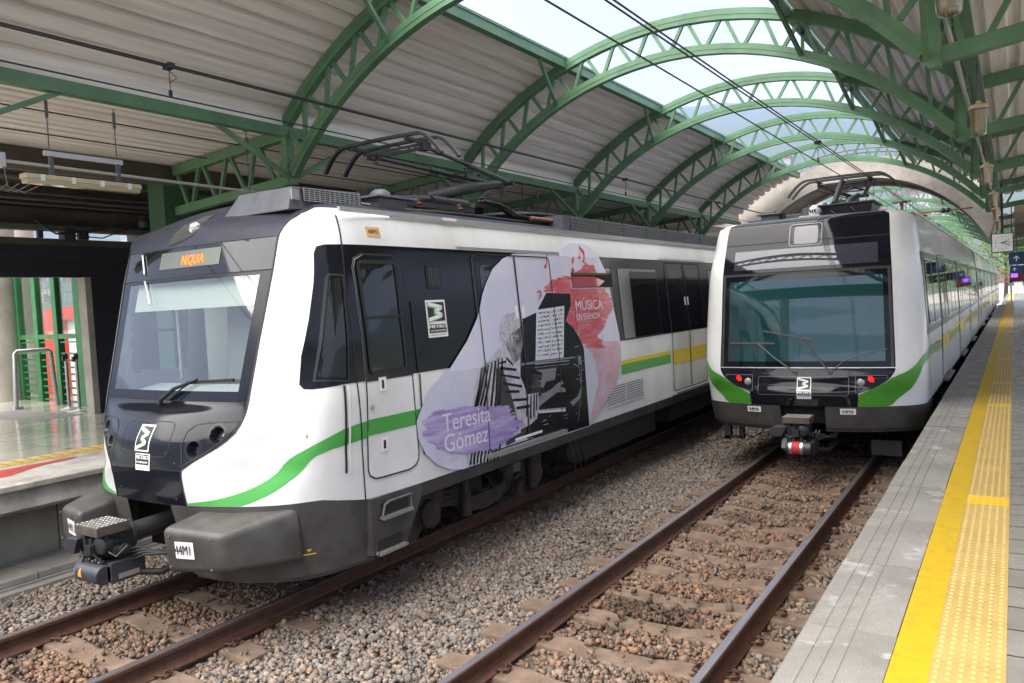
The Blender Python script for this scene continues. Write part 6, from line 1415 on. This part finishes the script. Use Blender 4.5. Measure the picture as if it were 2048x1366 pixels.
# left platform edge
LIP = mat('worn_lip_concrete', (.46, .44, .41), .85, vscale=3, col2=(.26, .23, .20), vpos=(.35, .62), bump=.5, bscale=25)
mb = MB()
mb.prism([(-6.31, ZP), (-6.31, ZP-.06), (-6.42, ZP-.09), (-6.36, ZP-.28), (-6.5, ZP-.34), (-7.66, ZP-.34), (-7.66, ZP)], 'y', -6, 60)
struct(build('platform_lip', mb, LIP, bevel=.008))
struct(build('red_painted_zone', MB().add([(-7.35, 2.0, ZP+.003), (-6.95, 2.0, ZP+.003), (-6.95, 4.3, ZP+.003), (-7.22, 4.75, ZP+.003), (-7.30, 5.2, ZP+.003), (-7.42, 5.3, ZP+.003), (-7.42, 3, ZP+.003)], [tuple(range(7))]), mat('red_floor_paint', (.42, .05, .035), .7, var=.3, vscale=12)))
struct(build('yellow_platform_line', MB().box((-7.68, -6, ZP-.01), (-7.60, 60, ZP+.003)), YEL))
mb = MB().box((-8.02, -6, ZP-.01), (-7.70, 60, ZP+.004)); TL = tilemat('tactile_yellow_left', (.66, .45, .12), (.60, .40, .11), .3, .16, .5, (.30, .22, .1), .8, .02, .3)
struct(build('tactile_paving', mb, TL))
struct(build('dull_paving_band', MB().box((-14.5, 7.02, ZP-.01), (-11.95, 7.9, ZP+.003)), mat('dull_paving', (.20, .19, .17), .8, var=.3, vscale=8)))
# recess wall under the left platform
rw = thing('recess_wall', (-7.9, 2, -.2), 'black slatted retaining wall under the left platform edge', 'wall')
mb = MB().box((-8.0, -4, -.25), (-7.85, 40, .66)); build('wall_panel', mb, mat('near_black_wall', (.02, .02, .02), .8), rw)  # one flat near-black colour for the whole wall
mb = MB()
for k in range(6): mb.box((-7.85, -4, -.14+k*.135), (-7.80, 40, -.14+k*.135+.05))
for k in range(12): mb.box((-7.80, .2+k*1.3, -.2), (-7.76, .26+k*1.3, .66))
build('slat', mb, mat('dark_slat', (.045, .043, .04), .6), rw)
# cable trough covers beside the left track
TR = mat('trough_cover_concrete', (.30, .285, .265), .9, vscale=3, col2=(.22, .20, .18), bump=.4, bscale=60)
c0 = None
for k in range(16):
    y = .2+k*1.0
    if c0 is None: c0 = build('trough_cover', MB().box((-6.95, .004, -.13), (-6.28, .992, -.06)).box((-6.98, 0, -.3), (-6.26, 1.0, -.132)), TR, bevel=.008); tag(c0, 'grey concrete cable trough cover between left platform and the track', 'trough cover', 'trough covers'); c0.location = (0, y, 0)
    else: c_ = c0.copy(); COL.objects.link(c_); c_.location = (0, y, random.uniform(-.004, .004))
mb = MB().box((-7.85, -4, -.3), (-7.0, 40, -.11)).box((-6.25, -4, -.3), (-6.12, 40, -.16)); struct(build('trackside_slab', mb, TR))
build('trackside_conduit', MB().tube([(-7.1, -2, -.05), (-7.1, 20, -.05)], .03, 8), ALU); bpy.data.objects['trackside_conduit']['label'] = 'thin metal conduit along the dark recess of the left platform'; bpy.data.objects['trackside_conduit']['category'] = 'conduit'

# ================================================================== LEFT STATION SIDE
PANEL = mat('charcoal_wall_panel', (.022, .022, .030), .45, var=.15, vscale=1)
wl = thing('panel_wall', (-11.8, 8, ZP), 'charcoal panelled wall with doorway behind the left train', 'wall')
mb = MB().box((-12.0, 8.12, ZP), (-11.8, 34, 4.0)).box((-12.0, 4.5, 3.43), (-11.8, 8.115, 4.0)).box((-12.0, 4.5, ZP), (-11.8, 4.9, 3.425))
build('wall_panel', mb, PANEL, wl)
mb = MB()
for k in range(1, 8): mb.box((-11.8, 8.13, ZP+k*.36), (-11.797, 34, ZP+k*.36+.006))
mb.box((-11.8, 4.5, 3.80), (-11.797, 34, 3.806))
build('panel_joint', mb, mat('joint_grey', (.06, .06, .07), .5), wl)
build('door_jamb', MB().box((-12.03, 8.0, ZP), (-11.78, 8.118, 3.43)), CONC, wl, bevel=.005)
build('concrete_cap', MB().box((-12.05, 4.5, 4.0), (-11.76, 34, 4.11)), DCONC, wl)
cb = thing('concrete_building', (-10.5, 8, 4.3), 'dark concrete mezzanine ceiling and beams above the left platform', 'building')
build('ceiling_slab', MB().box((-14.5, 3.6, 5.0), (-8.72, 36, 5.25)), DCONC, cb)
build('edge_beam', MB().box((-8.72, 3.2, 4.72), (-8.45, 36, 5.5)), DCONC, cb)
build('wall_beam', MB().box((-12.1, 3.6, 4.27), (-11.7, 36, 4.62)).box((-12.0, 3.6, 4.62), (-11.85, 36, 5.0)), DCONC, cb)
build('lower_beam', MB().box((-11.69, 3.6, 4.235), (-11.55, 36, 4.32)), mat('grey_green_metal', (.09, .10, .09), .6), cb)
mb = MB()
for x, z, r_ in ((-11.5, 4.66, .022), (-11.45, 4.74, .03), (-11.4, 4.83, .022), (-10.5, 4.93, .05), (-8.38, 4.66, .05)): mb.tube([(x, 3.6, z), (x, 34, z)], r_, 8)
build('ceiling_pipe', mb, mat('dull_pipe', (.11, .10, .095), .5), cb)
mb = MB(); 
for y in (7.2, 7.9, 8.0, 9.2): mb.box((-11.68, y-.04, 4.1+.0), (-11.6, y+.04, 4.42))
mb.tube([(-11.6, 7.1, 4.4), (-11.5, 7.4, 4.17), (-11.5, 8.0, 4.24), (-11.5, 8.7, 4.4)], .02, 6); mb.tube([(-11.5, 7.4, 4.17), (-11.45, 8.2, 4.12), (-11.5, 9.2, 4.5), (-11.5, 9.6, 4.6)], .012, 6)
mb.lathe((-11.4, 9.0, 4.45), [(.001, -.12), (.1, -.1), (.13, 0), (.1, .1), (.001, .12)], 14); mb.box((-11.7, 7.55, 4.02), (-11.5, 7.75, 4.28))
build('bracket_cluster', mb, BLACKM, cb)
build('cross_wall', MB().box((-14.4, 10.5, ZP), (-12.05, 10.7, 4.9)).box((-11.5, 20, ZP), (-8.8, 20.3, 4.9)), PANEL, cb)
for y_ in (7.4, 16.1, 24.6): build('support_column', MB().box((-8.75, y_, ZP), (-8.35, y_+.45, 4.72)), mat('dark_green_paint', (.03, .09, .045), .5), cb)
# glazed green partition in the doorway
GG = mat('green_frame_paint', (.045, .20, .07), .45, var=.3, vscale=4)
gp = thing('glazed_partition', (-15.5, 9.1, ZP), 'green metal frame partition with glass and horizontal louvres in the left doorway', 'partition')
def pp(x, dy=0): return (x, 8.76+(-13.34-x)*.134+dy)
for x, w_ in ((-16.85, .20), (-15.70, .17), (-14.60, .17), (-13.40, .26)):
    px_, py_ = pp(x); build('post', MB().box((px_-w_/2, py_-.07, ZP), (px_+w_/2, py_+.07, 4.2)), GG, gp, bevel=.006)
for z0, z1 in ((2.29, 2.39), (4.05, 4.2)):
    a_, b_ = pp(-13.3), pp(-18.5); build('transom', MB().bar((a_[0], a_[1], (z0+z1)/2), (b_[0], b_[1], (z0+z1)/2), .10, z1-z0), GG, gp)
for k in range(8):
    z = ZP+.06+k*.145; a_, b_ = pp(-13.4), pp(-16.85); build('louvre_slat', MB().bar((a_[0], a_[1], z), (b_[0], b_[1], z), .05, .035), GG, gp)
a_, b_ = pp(-13.4), pp(-16.85); build('louvre_slat', MB().bar((a_[0], a_[1], 2.22), (b_[0], b_[1], 2.22), .05, .03), GG, gp)
build('pane', MB().bar((a_[0], a_[1], 3.22), (b_[0], b_[1], 3.22), .01, 1.66), glass('clear_partition_glass', (.86, .92, .90), .02), gp)
col = thing('concrete_column', (-17.25, 9.0, ZP), 'tall grey concrete column left of the green partition', 'column')
build('shaft', MB().lathe((-17.25, 9.0, ZP), [(.42, 0), (.42, 4.2)], 26), CONC, col, smooth=True)
col = thing('concrete_column', (-18.88, 10.4, ZP-.7), 'round concrete column seen through the glass of the green partition', 'column')
build('shaft', MB().lathe((-18.88, 10.4, ZP-.7), [(.28, 0), (.28, 5)], 26), CONC, col, smooth=True)
# red and white kiosk outside
rk = thing('kiosk', (-19, 12, 0), 'red and white rounded kiosk outside the glazed doorway', 'kiosk')
RK = mat('kiosk_red', (.72, .035, .03), .35)
build('kiosk_body', MB().box((-20.3, 12.15, -.5), (-13.5, 15, 2.95)), mat('kiosk_white', (.80, .81, .83), .5, var=.15, vscale=2), rk)
mb = MB().prism([(-21.4, -.5), (-20.3, -.5), (-20.3, 2.74), (-13.4, 2.74), (-13.4, 3.1), (-20.9, 3.1), (-21.2, 3.03), (-21.36, 2.88), (-21.4, 2.7)], 'y', 12, 15.1); build('red_frame', mb, RK, rk)
struct(build('forecourt', MB().box((-60, 10.0, -.6), (-14.6, 60, .2)), mat('forecourt_paving', (.36, .34, .31), .85, var=.2, vscale=2)))  # mid-tone paving colour with slight random variation
# goal shaped barrier and queue posts
ST = mat('satin_grey_steel', (.45, .45, .44), .4, metal=.5)
bf = thing('barrier_frame', (-14.7, 8.4, ZP), 'grey tubular gate-shaped barrier frame with glass on the left platform', 'barrier')
build('tube_frame', MB().tube([(-14.66, 8.0, ZP), (-14.68, 8.06, 2.04), (-14.68, 8.10, 2.08), (-14.55, 8.66, 2.08), (-14.54, 8.70, 2.04), (-14.5, 8.74, ZP)], .045, 10).box((-14.74, 7.96, ZP), (-14.62, 8.12, ZP+.05)), ST, bf, smooth=True)
build('pane', MB().bar((-14.68, 8.1, 1.5), (-14.54, 8.68, 1.5), .01, 1.0), MATS['clear_partition_glass'], bf)
for x, y, lab in ((-13.3, 8.35, 'steel queue post left of its twin by the green louvres'), (-12.65, 8.20, 'steel queue post nearest the doorway jamb')):
    q = thing('queue_post', (x, y, ZP), lab, 'queue post', 'steel queue posts')
    build('base', MB().lathe((x, y, ZP), [(.18, 0), (.18, .012), (.05, .045), (.03, .06)], 24), ST, q, smooth=True)
    build('pole', MB().tube([(x, y, ZP), (x, y, ZP+1.02)], .032, 12), STEEL, q, smooth=True)
    build('belt_head', MB().lathe((x, y, ZP+1.0), [(.035, 0), (.04, .01), (.04, .1), (.03, .11)], 14).box((x-.03, y-.07, ZP+.96), (x+.03, y-.03, ZP+1.06)), TXT, q, smooth=True)
# hanging fluorescent lamps and conduit
def fluor(x, y0, y1, z, lab, rods=True):
    t = thing('fluorescent_lamp', (x, (y0+y1)/2, z), lab, 'lamp', 'long fluorescent fittings')
    mb = MB().prism([(x-.075, z+.0), (x-.06, z+.05), (x+.06, z+.05), (x+.075, z+.0)], 'y', y0, y1); build('housing', mb, CREAM, t, bevel=.006)
    mb = MB().prism([(x-.07, z-.001), (x-.05, z-.05), (x+.05, z-.05), (x+.07, z-.001)], 'y', y0+.012, y1-.012)
    build('diffuser', mb, mat('yellowed_diffuser', (.50, .45, .30), .15, coat=1), t, bevel=.006)
    mb = MB(); n = 4
    for k in range(n): yy = y0+(y1-y0)*(.13+.75*k/(n-1)); mb.box((x+.066, yy-.02, z-.02), (x+.082, yy+.02, z+.045))
    build('clip', mb, WHITEP, t)
    if rods:
        ya, yb = y0+.29, y1-.24
        r_ = build('hanger_rail', MB().box((x-.02, ya-.06, z+.26), (x+.02, yb+.06, z+.31)), mat('pale_rail', (.5, .52, .56), .4), t)
        mb = MB()
        for yy in (ya, yb): mb.box((x-.02, yy-.012, z+.05), (x+.02, yy+.025, z+.26)); mb.tube([(x, yy, z+.3), (x, yy, z+.88)], .006, 6); mb.box((x-.012, yy-.012, z+.66), (x+.012, yy+.012, z+.84))
        build('hanger_rod', mb, ROOFGREY, t)
fluor(-5.97, 4.2, 5.47, 4.085, 'cream fluorescent lamp hung on two rods at upper left')
fluor(-11.3, 9.35, 10.8, 4.36, 'dusty fluorescent lamp under the beam behind the train roof', False)
cd = thing('conduit', (-5.97, 4, 4.22), 'pale grey electrical conduit running along under the left eaves beam', 'conduit')
build('pipe', MB().tube([(-5.97, 4.05, 4.24), (-5.97, 9.5, 4.19), (-5.97, 30, 4.19)], .017, 8), mat('pale_pipe', (.45, .44, .42), .45), cd)
build('junction_box', MB().box((-6.03, 3.7, 4.17), (-5.90, 4.02, 4.31)), mat('pale_rail', (.5, .52, .56), .4), cd)
mb = MB()
for y in (7.0, 13.9, 14.5, 19.6, 20.3, 25.2): mb.tube([(-5.9, y, 4.19), (-5.9, y, 4.98)], .006, 6); mb.box((-5.915, y-.02, 4.72), (-5.885, y+.02, 4.90)); mb.box((-5.93, y-.03, 4.98), (-5.87, y+.03, 5.15))
build('hanger_rod', mb, ROOFGREY, cd)
mb = MB()
for k in range(4): mb.tube([(-5.95+.02*k, 3.75+.08*k, 4.17), (-5.95, 3.8+.08*k, 3.98), (-5.93, 3.95+.08*k, 3.93), (-5.95, 4.05+.1*k, 4.02)], .006, 5)
build('loose_wire', mb, mat('wire_grey', (.2, .17, .15), .5), cd)
for x, z, lab in ((-6.7, 5.0, 'thin dark cable under the roof sheets nearer the eaves beam'), (-7.5, 4.93, 'thin dark cable under the roof sheets nearer the building')):
    o = build('roof_cable', MB().tube([(x, -4, z), (x, 29, z)], .009, 5), WIRE); tag(o, lab, 'cable', 'cables under the left roof')

# ================================================================== RIGHT PLATFORM FURNITURE
GLOBE = glass('prismatic_lamp_glass', (.80, .72, .55), .12, .12); 
def pendant(x, y, z, lab, s=1.0, proto=None):
    t = thing('pendant_lamp', (x, y, z), lab, 'lamp', 'pendant lamps in a row over the right platform')
    L_ = lambda prof_, n=24: MB().lathe((x, y, z), [(r_*s, h*s) for r_, h in prof_], n)
    build('lamp_cap', L_([(.10, .20), (.118, .185), (.12, .165), (.10, .215), (.055, .235), (.03, .24), (.03, .27)]), CREAM, t, smooth=True)
    mb = L_([(.045, -.17), (.075, -.165), (.085, -.14), (.108, .165), (.10, .17)], 36)
    build('glass_shade', mb, GLOBE, t, smooth=False)
    build('inner_reflector', L_([(.06, -.12), (.085, .15)], 16), mat('lamp_core', (.46, .36, .20), .4, var=.4, vscale=14, stretch=(3, 3, .3)), t, smooth=True)
    build('drop_rod', MB().tube([(x, y, z+.24*s), (x, y, 5.0)], .014, 6), ROOFGREY, t)
    return t
def wpt(px, py, y):
    """offset lookup table of lamp stations measured along the platform"""
    return None
PEND = [(2.275, 5.35, 4.22), (2.285, 9.6, 4.17), (2.237, 14.3, 4.13), (2.245, 18.8, 4.12), (2.205, 23.2, 4.15), (2.20, 27.6, 4.13)]
labs = ['pendant lamp cut off by the top edge, nearest the camera', 'largest fully seen glass pendant lamp over the right platform', 'second fully seen pendant lamp in the row, under the trusses', 'third fully seen pendant lamp in the row', 'fourth fully seen pendant lamp in the row', 'farthest pendant lamp, just above the station clock']
for (x, y, z), lb in zip(PEND, labs): pendant(x, y, z+.01, lb, .8)
tr = thing('cable_tray', (2.12, 5, 4.9), 'dark cable tray with grey conduit running above the row of pendant lamps', 'cable tray')
build('tray', MB().box((2.14, 3, 4.78), (2.30, 30, 4.86)), GREEN, tr)
build('conduit', MB().tube([(2.12, 3.5, 4.70), (2.14, 30, 4.70)], .022, 8), ALU, tr, smooth=True)
mb = MB()
for k in range(14): mb.tube([(2.15+.05*(k % 2), 4+k*2, 4.75), (2.2, 5+k*2, 4.62-.03*(k % 3)), (2.16, 6+k*2, 4.74)], .008, 5)
build('loose_cable', mb, RUBBER, tr)
ck = thing('station_clock', (2.325, 24, 3.49), 'square white station clock showing about ten past two, hung over the platform', 'clock')
ccx, ccy, ccz, h_ = 2.325, 24.0, 3.49, .225
build('clock_case', MB().box((ccx-h_-.02, ccy, ccz-h_-.02), (ccx+h_+.02, ccy+.1, ccz+h_+.02)), TXT, ck)
build('clock_face', MB().box((ccx-h_, ccy-.006, ccz-h_), (ccx+h_, ccy-.001, ccz+h_)), mat('clock_white', (.88, .89, .90), .4), ck)
mb = MB()
for k in range(12):
    a = math.radians(30*k); r0, r1 = (.135, .175) if k % 3 == 0 else (.15, .178); mb.bar((ccx+math.sin(a)*r0, ccy-.010, ccz+math.cos(a)*r0), (ccx+math.sin(a)*r1, ccy-.010, ccz+math.cos(a)*r1), .012, .006, up=(0, 1, 0))
build('hour_mark', mb, TXT, ck)
mb = MB()
for a, r_, w_ in ((69, .115, .018), (116, .17, .012)):
    a = math.radians(a); mb.bar((ccx-math.sin(a)*.03, ccy-.018, ccz-math.cos(a)*.03), (ccx+math.sin(a)*r_, ccy-.018, ccz+math.cos(a)*r_), w_, .006, up=(0, 1, 0))
build('clock_hand', mb, TXT, ck)
build('clock_hanger', MB().box((ccx-.03, ccy+.03, ccz+h_), (ccx+.03, ccy+.07, 5.0)), BLACKM, ck)
def sign(x0, x1, y, z0, z1, lab, arrow_x, aw, text=None, col=(.02, .09, .32)):
    t = thing('direction_sign', ((x0+x1)/2, y, z0), lab, 'sign', 'blue direction signs')
    build('sign_board', MB().box((x0, y, z0), (x1, y+.08, z1)), mat('sign_blue', (.010, .045, .15), .4), t)
    zc = (z0+z1)/2
    mb = MB().bar((arrow_x, y-.004, zc-aw*.9), (arrow_x, y-.004, zc+aw*.75), aw*.32, .004, up=(0, 1, 0)).bar((arrow_x-aw*.8, y-.004, zc), (arrow_x, y-.004, zc+aw*.9), aw*.32, .004, up=(0, 1, 0)).bar((arrow_x+aw*.8, y-.004, zc), (arrow_x, y-.004, zc+aw*.9), aw*.32, .004, up=(0, 1, 0))
    build('arrow', mb, WHITEP, t)
    if text:
        build('dark_panel', MB().box((x0+(x1-x0)*.33, y-.003, z0+.002), (x1, y, z1-.002)), TXT, t)
        put_text('sign_lettering', text, (z1-z0)*.42, WHITEP, t, lambda a, b, c: Vector((x0+(x1-x0)*.68+a, y-.006-c, zc+b)))
    mb = MB().tube([(x0+.1, y+.04, z1), (x0+.1, y+.04, 5.0)], .02, 6).tube([(x1-.1, y+.04, z1), (x1-.1, y+.04, 5.0)], .02, 6); build('sign_hanger', mb, BLACKM, t)
sign(2.42, 3.4, 32, 3.03, 3.44, 'upper blue hanging sign with white up arrow beneath the clock level', 2.64, .10)
sign(2.40, 4.0, 44, 2.80, 3.17, 'lower hanging sign with small blue arrow and Salida lettering', 2.58, .09, 'Salida')
ms = thing('monitor_screen', (2.5, 48, 2.6), 'small purple lit screen hanging under the far signs', 'screen')
build('screen', MB().box((2.42, 48, 2.62), (2.72, 48.05, 2.82)), mat('purple_screen', (.35, .12, .9), .4, emit=.45), ms); build('screen_case', MB().box((2.36, 48.052, 2.4), (3.1, 48.2, 2.86)).tube([(2.7, 48.1, 2.86), (2.7, 48.1, 5)], .03, 6), mat('dark_red_board', (.16, .02, .02), .5), ms)
gp2 = thing('post_box', (2.38, 62, ZP), 'small white call point on a post at the far end of the platform', 'call point')
build('post', MB().box((2.34, 62, ZP), (2.42, 62.1, 2.3)), ALU, gp2); build('white_box', MB().box((2.2, 61.9, 2.1), (2.55, 62.1, 2.75)), WHITEP, gp2); build('dark_window', MB().box((2.29, 61.89, 2.3), (2.46, 61.9, 2.55)), TXT, gp2)
bn_ = thing('platform_gate', (3.0, 96, ZP), 'red and grey railing gate closing the far platform end', 'railing')
mb = MB()
for k in range(8): mb.bar((2.2+k*.6, 96, ZP), (2.2+k*.6, 96, 2.0), .05)
mb.bar((2.2, 96, 2.0), (6.4, 96, 2.0), .06); mb.bar((2.2, 96, 1.5), (6.4, 96, 1.5), .05); build('bars', mb, ST, bn_)
mb = MB(); 
for k in range(3): mb.bar((1.2, 92, 2.4+.5*k), (2.3, 98, 2.2+.5*k), .09)
build('red_rail', mb, mat('gate_red', (.5, .06, .05), .5), bn_)
# the far person, back to the camera
pr = thing('person', (3.45, 83, ZP), 'person in dark clothes standing with back turned at the far end of the platform', 'person')
def skin_fig(name, nodes, edges, material, parent):
    me = bpy.data.meshes.new(name); me.from_pydata([n[:3] for n in nodes], edges, []); ob = bpy.data.objects.new(name, me); COL.objects.link(ob)
    ob.modifiers.new('skin', 'SKIN'); ob.modifiers.new('sub', 'SUBSURF').levels = 1; ob.modifiers['sub'].render_levels = 1
    for i, n in enumerate(nodes): me.skin_vertices[0].data[i].radius = (n[3], n[3]*.8)
    me.skin_vertices[0].data[0].use_root = True
    dg = bpy.context.evaluated_depsgraph_get(); m2 = bpy.data.meshes.new_from_object(ob.evaluated_get(dg)); bpy.data.objects.remove(ob)
    return link(name, m2, material, parent, smooth='all')
bx, by = 3.45, 83.0
nodes = [(bx, by, 1.80, .15), (bx, by, 2.02, .14), (bx, by, 2.28, .18), (bx, by, 2.42, .07), (bx, by-.01, 2.53, .085), (bx, by-.01, 2.62, .08),
  (bx-.19, by, 2.33, .065), (bx-.25, by+.01, 2.08, .05), (bx-.22, by-.12, 1.86, .042), (bx+.19, by, 2.33, .065), (bx+.25, by, 2.08, .05), (bx+.2, by-.14, 1.88, .042),
  (bx-.10, by, 1.72, .10), (bx-.11, by, 1.35, .075), (bx-.11, by+.02, .98, .05), (bx-.11, by-.1, .94, .04), (bx+.10, by, 1.72, .10), (bx+.12, by-.02, 1.35, .075), (bx+.14, by, .98, .05), (bx+.15, by-.1, .94, .04)]
edges = [(0, 1), (1, 2), (2, 3), (3, 4), (4, 5), (2, 6), (6, 7), (7, 8), (2, 9), (9, 10), (10, 11), (0, 12), (12, 13), (13, 14), (14, 15), (0, 16), (16, 17), (17, 18), (18, 19)]
skin_fig('body', nodes, edges, mat('dark_clothing', (.015, .015, .02), .8), pr)
build('hair', MB().lathe((bx, by+.005, 2.55), [(.09, -.03), (.10, .03), (.085, .09), (.001, .115)], 14), mat('black_hair', (.01, .01, .01), .7), pr, smooth=True)

# ================================================================== FAR LANDSCAPE
def ridge(az):   # tan elevation of the ridge by azimuth (deg from +y, clockwise)
    t = [(-180, .20), (-130, .20), (-80, .12), (-62, .13), (-45, .17), (-30, .208), (-20, .232), (-17, .230), (-13, .222), (-10.5, .212), (-8, .208), (-6, .185), (0, .15), (15, .11), (60, .10), (130, .18), (180, .20)]
    v = lerp_tab(az, [a for a, _ in t], [b for _, b in t])
    return v+.0018*math.sin(az*1.7)+.0012*math.sin(az*4.3+1)+.0007*math.sin(az*11.3)
mb = MB(); RR = [900, 1500, 2300, 3200, 4200, 5200]; FR = [0.0, .10, .27, .50, .76, 1.0]; NA = 360
rg = random.Random(2)
for i in range(NA+1):
    az = -180+360*i/NA; e = ridge(az if i < NA else -180)
    for r_, f_ in zip(RR, FR):
        z = -1.5+(5200*e)*f_*(1+.10*math.sin(az*.9+r_*.003)*(1-f_))
        mb.v.append((r_*math.sin(math.radians(az)), r_*math.cos(math.radians(az)), z))
for i in range(NA):
    for k in range(5): a = i*6+k; mb.f.append((a, a+6, a+7, a+1))
HM = mat('forested_hillside', (.045, .075, .035), .95, vscale=.004, col2=(.075, .085, .05), bump=.6, bscale=.02)
struct(build('hills', mb, HM, smooth='all'))
# houses low on the slopes
hp_ = None; rh = random.Random(5)
hm = [mat('house_brick', (.34, .13, .075), .9, var=.4, vscale=.3), mat('house_plaster', (.55, .50, .45), .9, var=.3, vscale=.3), mat('house_orange', (.42, .22, .13), .9, var=.3, vscale=.3)]
rm_ = mat('terracotta_roof', (.34, .11, .06), .9, var=.4, vscale=.4); wm_ = mat('house_window_dark', (.03, .03, .035), .3)
protos = []
def house(i, cx_, cy_, cz_):
    t = thing('house', (cx_, cy_, cz_), None, 'house', 'hillside houses of the far town')
    w, d, h = (16, 13, 11) if i == 0 else (22, 14, 17) if i == 1 else (13, 13, 8)
    build('wall', MB().box((cx_-w/2, cy_-d/2, cz_-12), (cx_+w/2, cy_+d/2, cz_+h)), hm[i], t)
    build('roof', MB().prism([(cx_-w/2-1, cz_+h), (cx_+w/2+1, cz_+h), (cx_, cz_+h+4)], 'y', cy_-d/2-1, cy_+d/2+1) if i != 1 else MB().box((cx_-w/2-.5, cy_-d/2-.5, cz_+h+.01), (cx_+w/2+.5, cy_+d/2+.5, cz_+h+1.2)), rm_, t)
    mb = MB()
    for s in (-1, 1):
        for a in range(-1, 2):
            for b in range(int(h//4)): mb.box((cx_+a*w*.3-1.2, cy_+s*d/2-.1, cz_+1+b*4), (cx_+a*w*.3+1.2, cy_+s*d/2+.1, cz_+3.2+b*4))
    build('window', mb, wm_, t); t['label'] = ['red brick house with terracotta gable roof on the far hillside', 'pale flat-roofed apartment block on the far hillside', 'small orange house with gable roof on the far hillside'][i]
    return t
def hill_z(az, r_):
    e = ridge(az)
    for k in range(5):
        if RR[k] <= r_ <= RR[k+1]:
            t = (r_-RR[k])/(RR[k+1]-RR[k]); za, zb_ = [-1.5+(5200*e)*FR[q]*(1+.10*math.sin(az*.9+RR[q]*.003)*(1-FR[q])) for q in (k, k+1)]; return za+(zb_-za)*t
    return 0
cnt = 0
for sect, num in (((-24, -3), 190), ((-64, -58), 70)):
    for k in range(num):
        az = rh.uniform(*sect); r_ = 1250+rh.random()**1.2*1350; i = rh.choice((0, 0, 1, 2)); z = hill_z(az, r_)
        p = (r_*math.sin(math.radians(az)), r_*math.cos(math.radians(az)), z+1)
        if len(protos) < 3: i = len(protos); protos.append(house(i, *p))
        else:
            c_ = copy_tree(protos[i], loc=p); c_.rotation_euler = (0, 0, rh.uniform(-.5, .5)); s_ = rh.uniform(.7, 1.25); c_.scale = (s_, s_, s_)
# trees at the far end of the station
LEAF = mat('leaf_green', (.07, .16, .025), .7, vscale=.9, col2=(.14, .22, .05)); BARK = mat('bark_brown', (.09, .06, .04), .9, var=.4, vscale=6)
def tree(x, y, h, rad, seed, lab):
    R_ = random.Random(seed); t = thing('tree', (x, y, -1.2), lab, 'tree', 'trees beyond the far end of the station')
    mb = MB().tube([(x, y, -1.2), (x+.2, y, h*.35), (x-.1, y+.1, h*.7)], [.28, .2, .08], 8)
    for k in range(7):
        a = R_.uniform(0, 6.28); z0 = h*R_.uniform(.3, .6); mb.tube([(x+.1, y, z0), (x+rad*.5*math.cos(a), y+rad*.5*math.sin(a), z0+h*.15), (x+rad*.8*math.cos(a), y+rad*.8*math.sin(a), z0+h*.25)], [.09, .05, .02], 6)
    build('trunk', mb, BARK, t)
    n = 2600; cl = [(R_.gauss(0, rad*.45), R_.gauss(0, rad*.45), h*.62+R_.gauss(0, h*.17)) for _ in range(26)]; mb = MB()
    for k in range(n):
        c_ = R_.choice(cl); p = Vector((x+c_[0]+R_.gauss(0, rad*.17), y+c_[1]+R_.gauss(0, rad*.17), c_[2]+R_.gauss(0, rad*.15)))
        u_ = Vector((R_.gauss(0, 1), R_.gauss(0, 1), R_.gauss(0, 1))).normalized(); v_ = u_.cross(Vector((R_.gauss(0, 1), R_.gauss(0, 1), .3))).normalized(); s_ = R_.uniform(.10, .22)
        o = len(mb.v); mb.v += [tuple(p-u_*s_), tuple(p+v_*s_*.5), tuple(p+u_*s_), tuple(p-v_*s_*.5)]; mb.f.append((o, o+1, o+2, o+3))
    build('crown', mb, LEAF, t, fix=False)
for i, (x, y, h, r_) in enumerate(((-6, 118, 13, 5.5), (1.5, 126, 10, 4.5), (8, 116, 9, 4.5), (-14, 122, 14, 6), (14, 108, 8, 4))):
    tree(x, y, h, r_, 20+i, ['tall leafy tree left of centre beyond the station end', 'round leafy tree on the axis of the right track beyond the station end', 'low bushy tree beyond the far platform gate', 'tallest leafy tree far left beyond the station end', 'small leafy tree farthest right beyond the station'][i])
HAZE_ON = True
if HAZE_ON:
    M = bpy.data.materials.new('haze_air'); M.use_nodes = True; n = M.node_tree; n.nodes.clear(); o_ = n.nodes.new('ShaderNodeOutputMaterial'); v_ = n.nodes.new('ShaderNodeVolumePrincipled')
    v_.inputs['Color'].default_value = (.40, .57, 1.0, 1); v_.inputs['Density'].default_value = .00018; v_.inputs['Anisotropy'].default_value = .1; n.links.new(v_.outputs[0], o_.inputs['Volume'])
    hz = build('haze', MB().box((-5600, -5600, -2.6), (5600, 5600, 1500)), M); hz['kind'] = 'stuff'
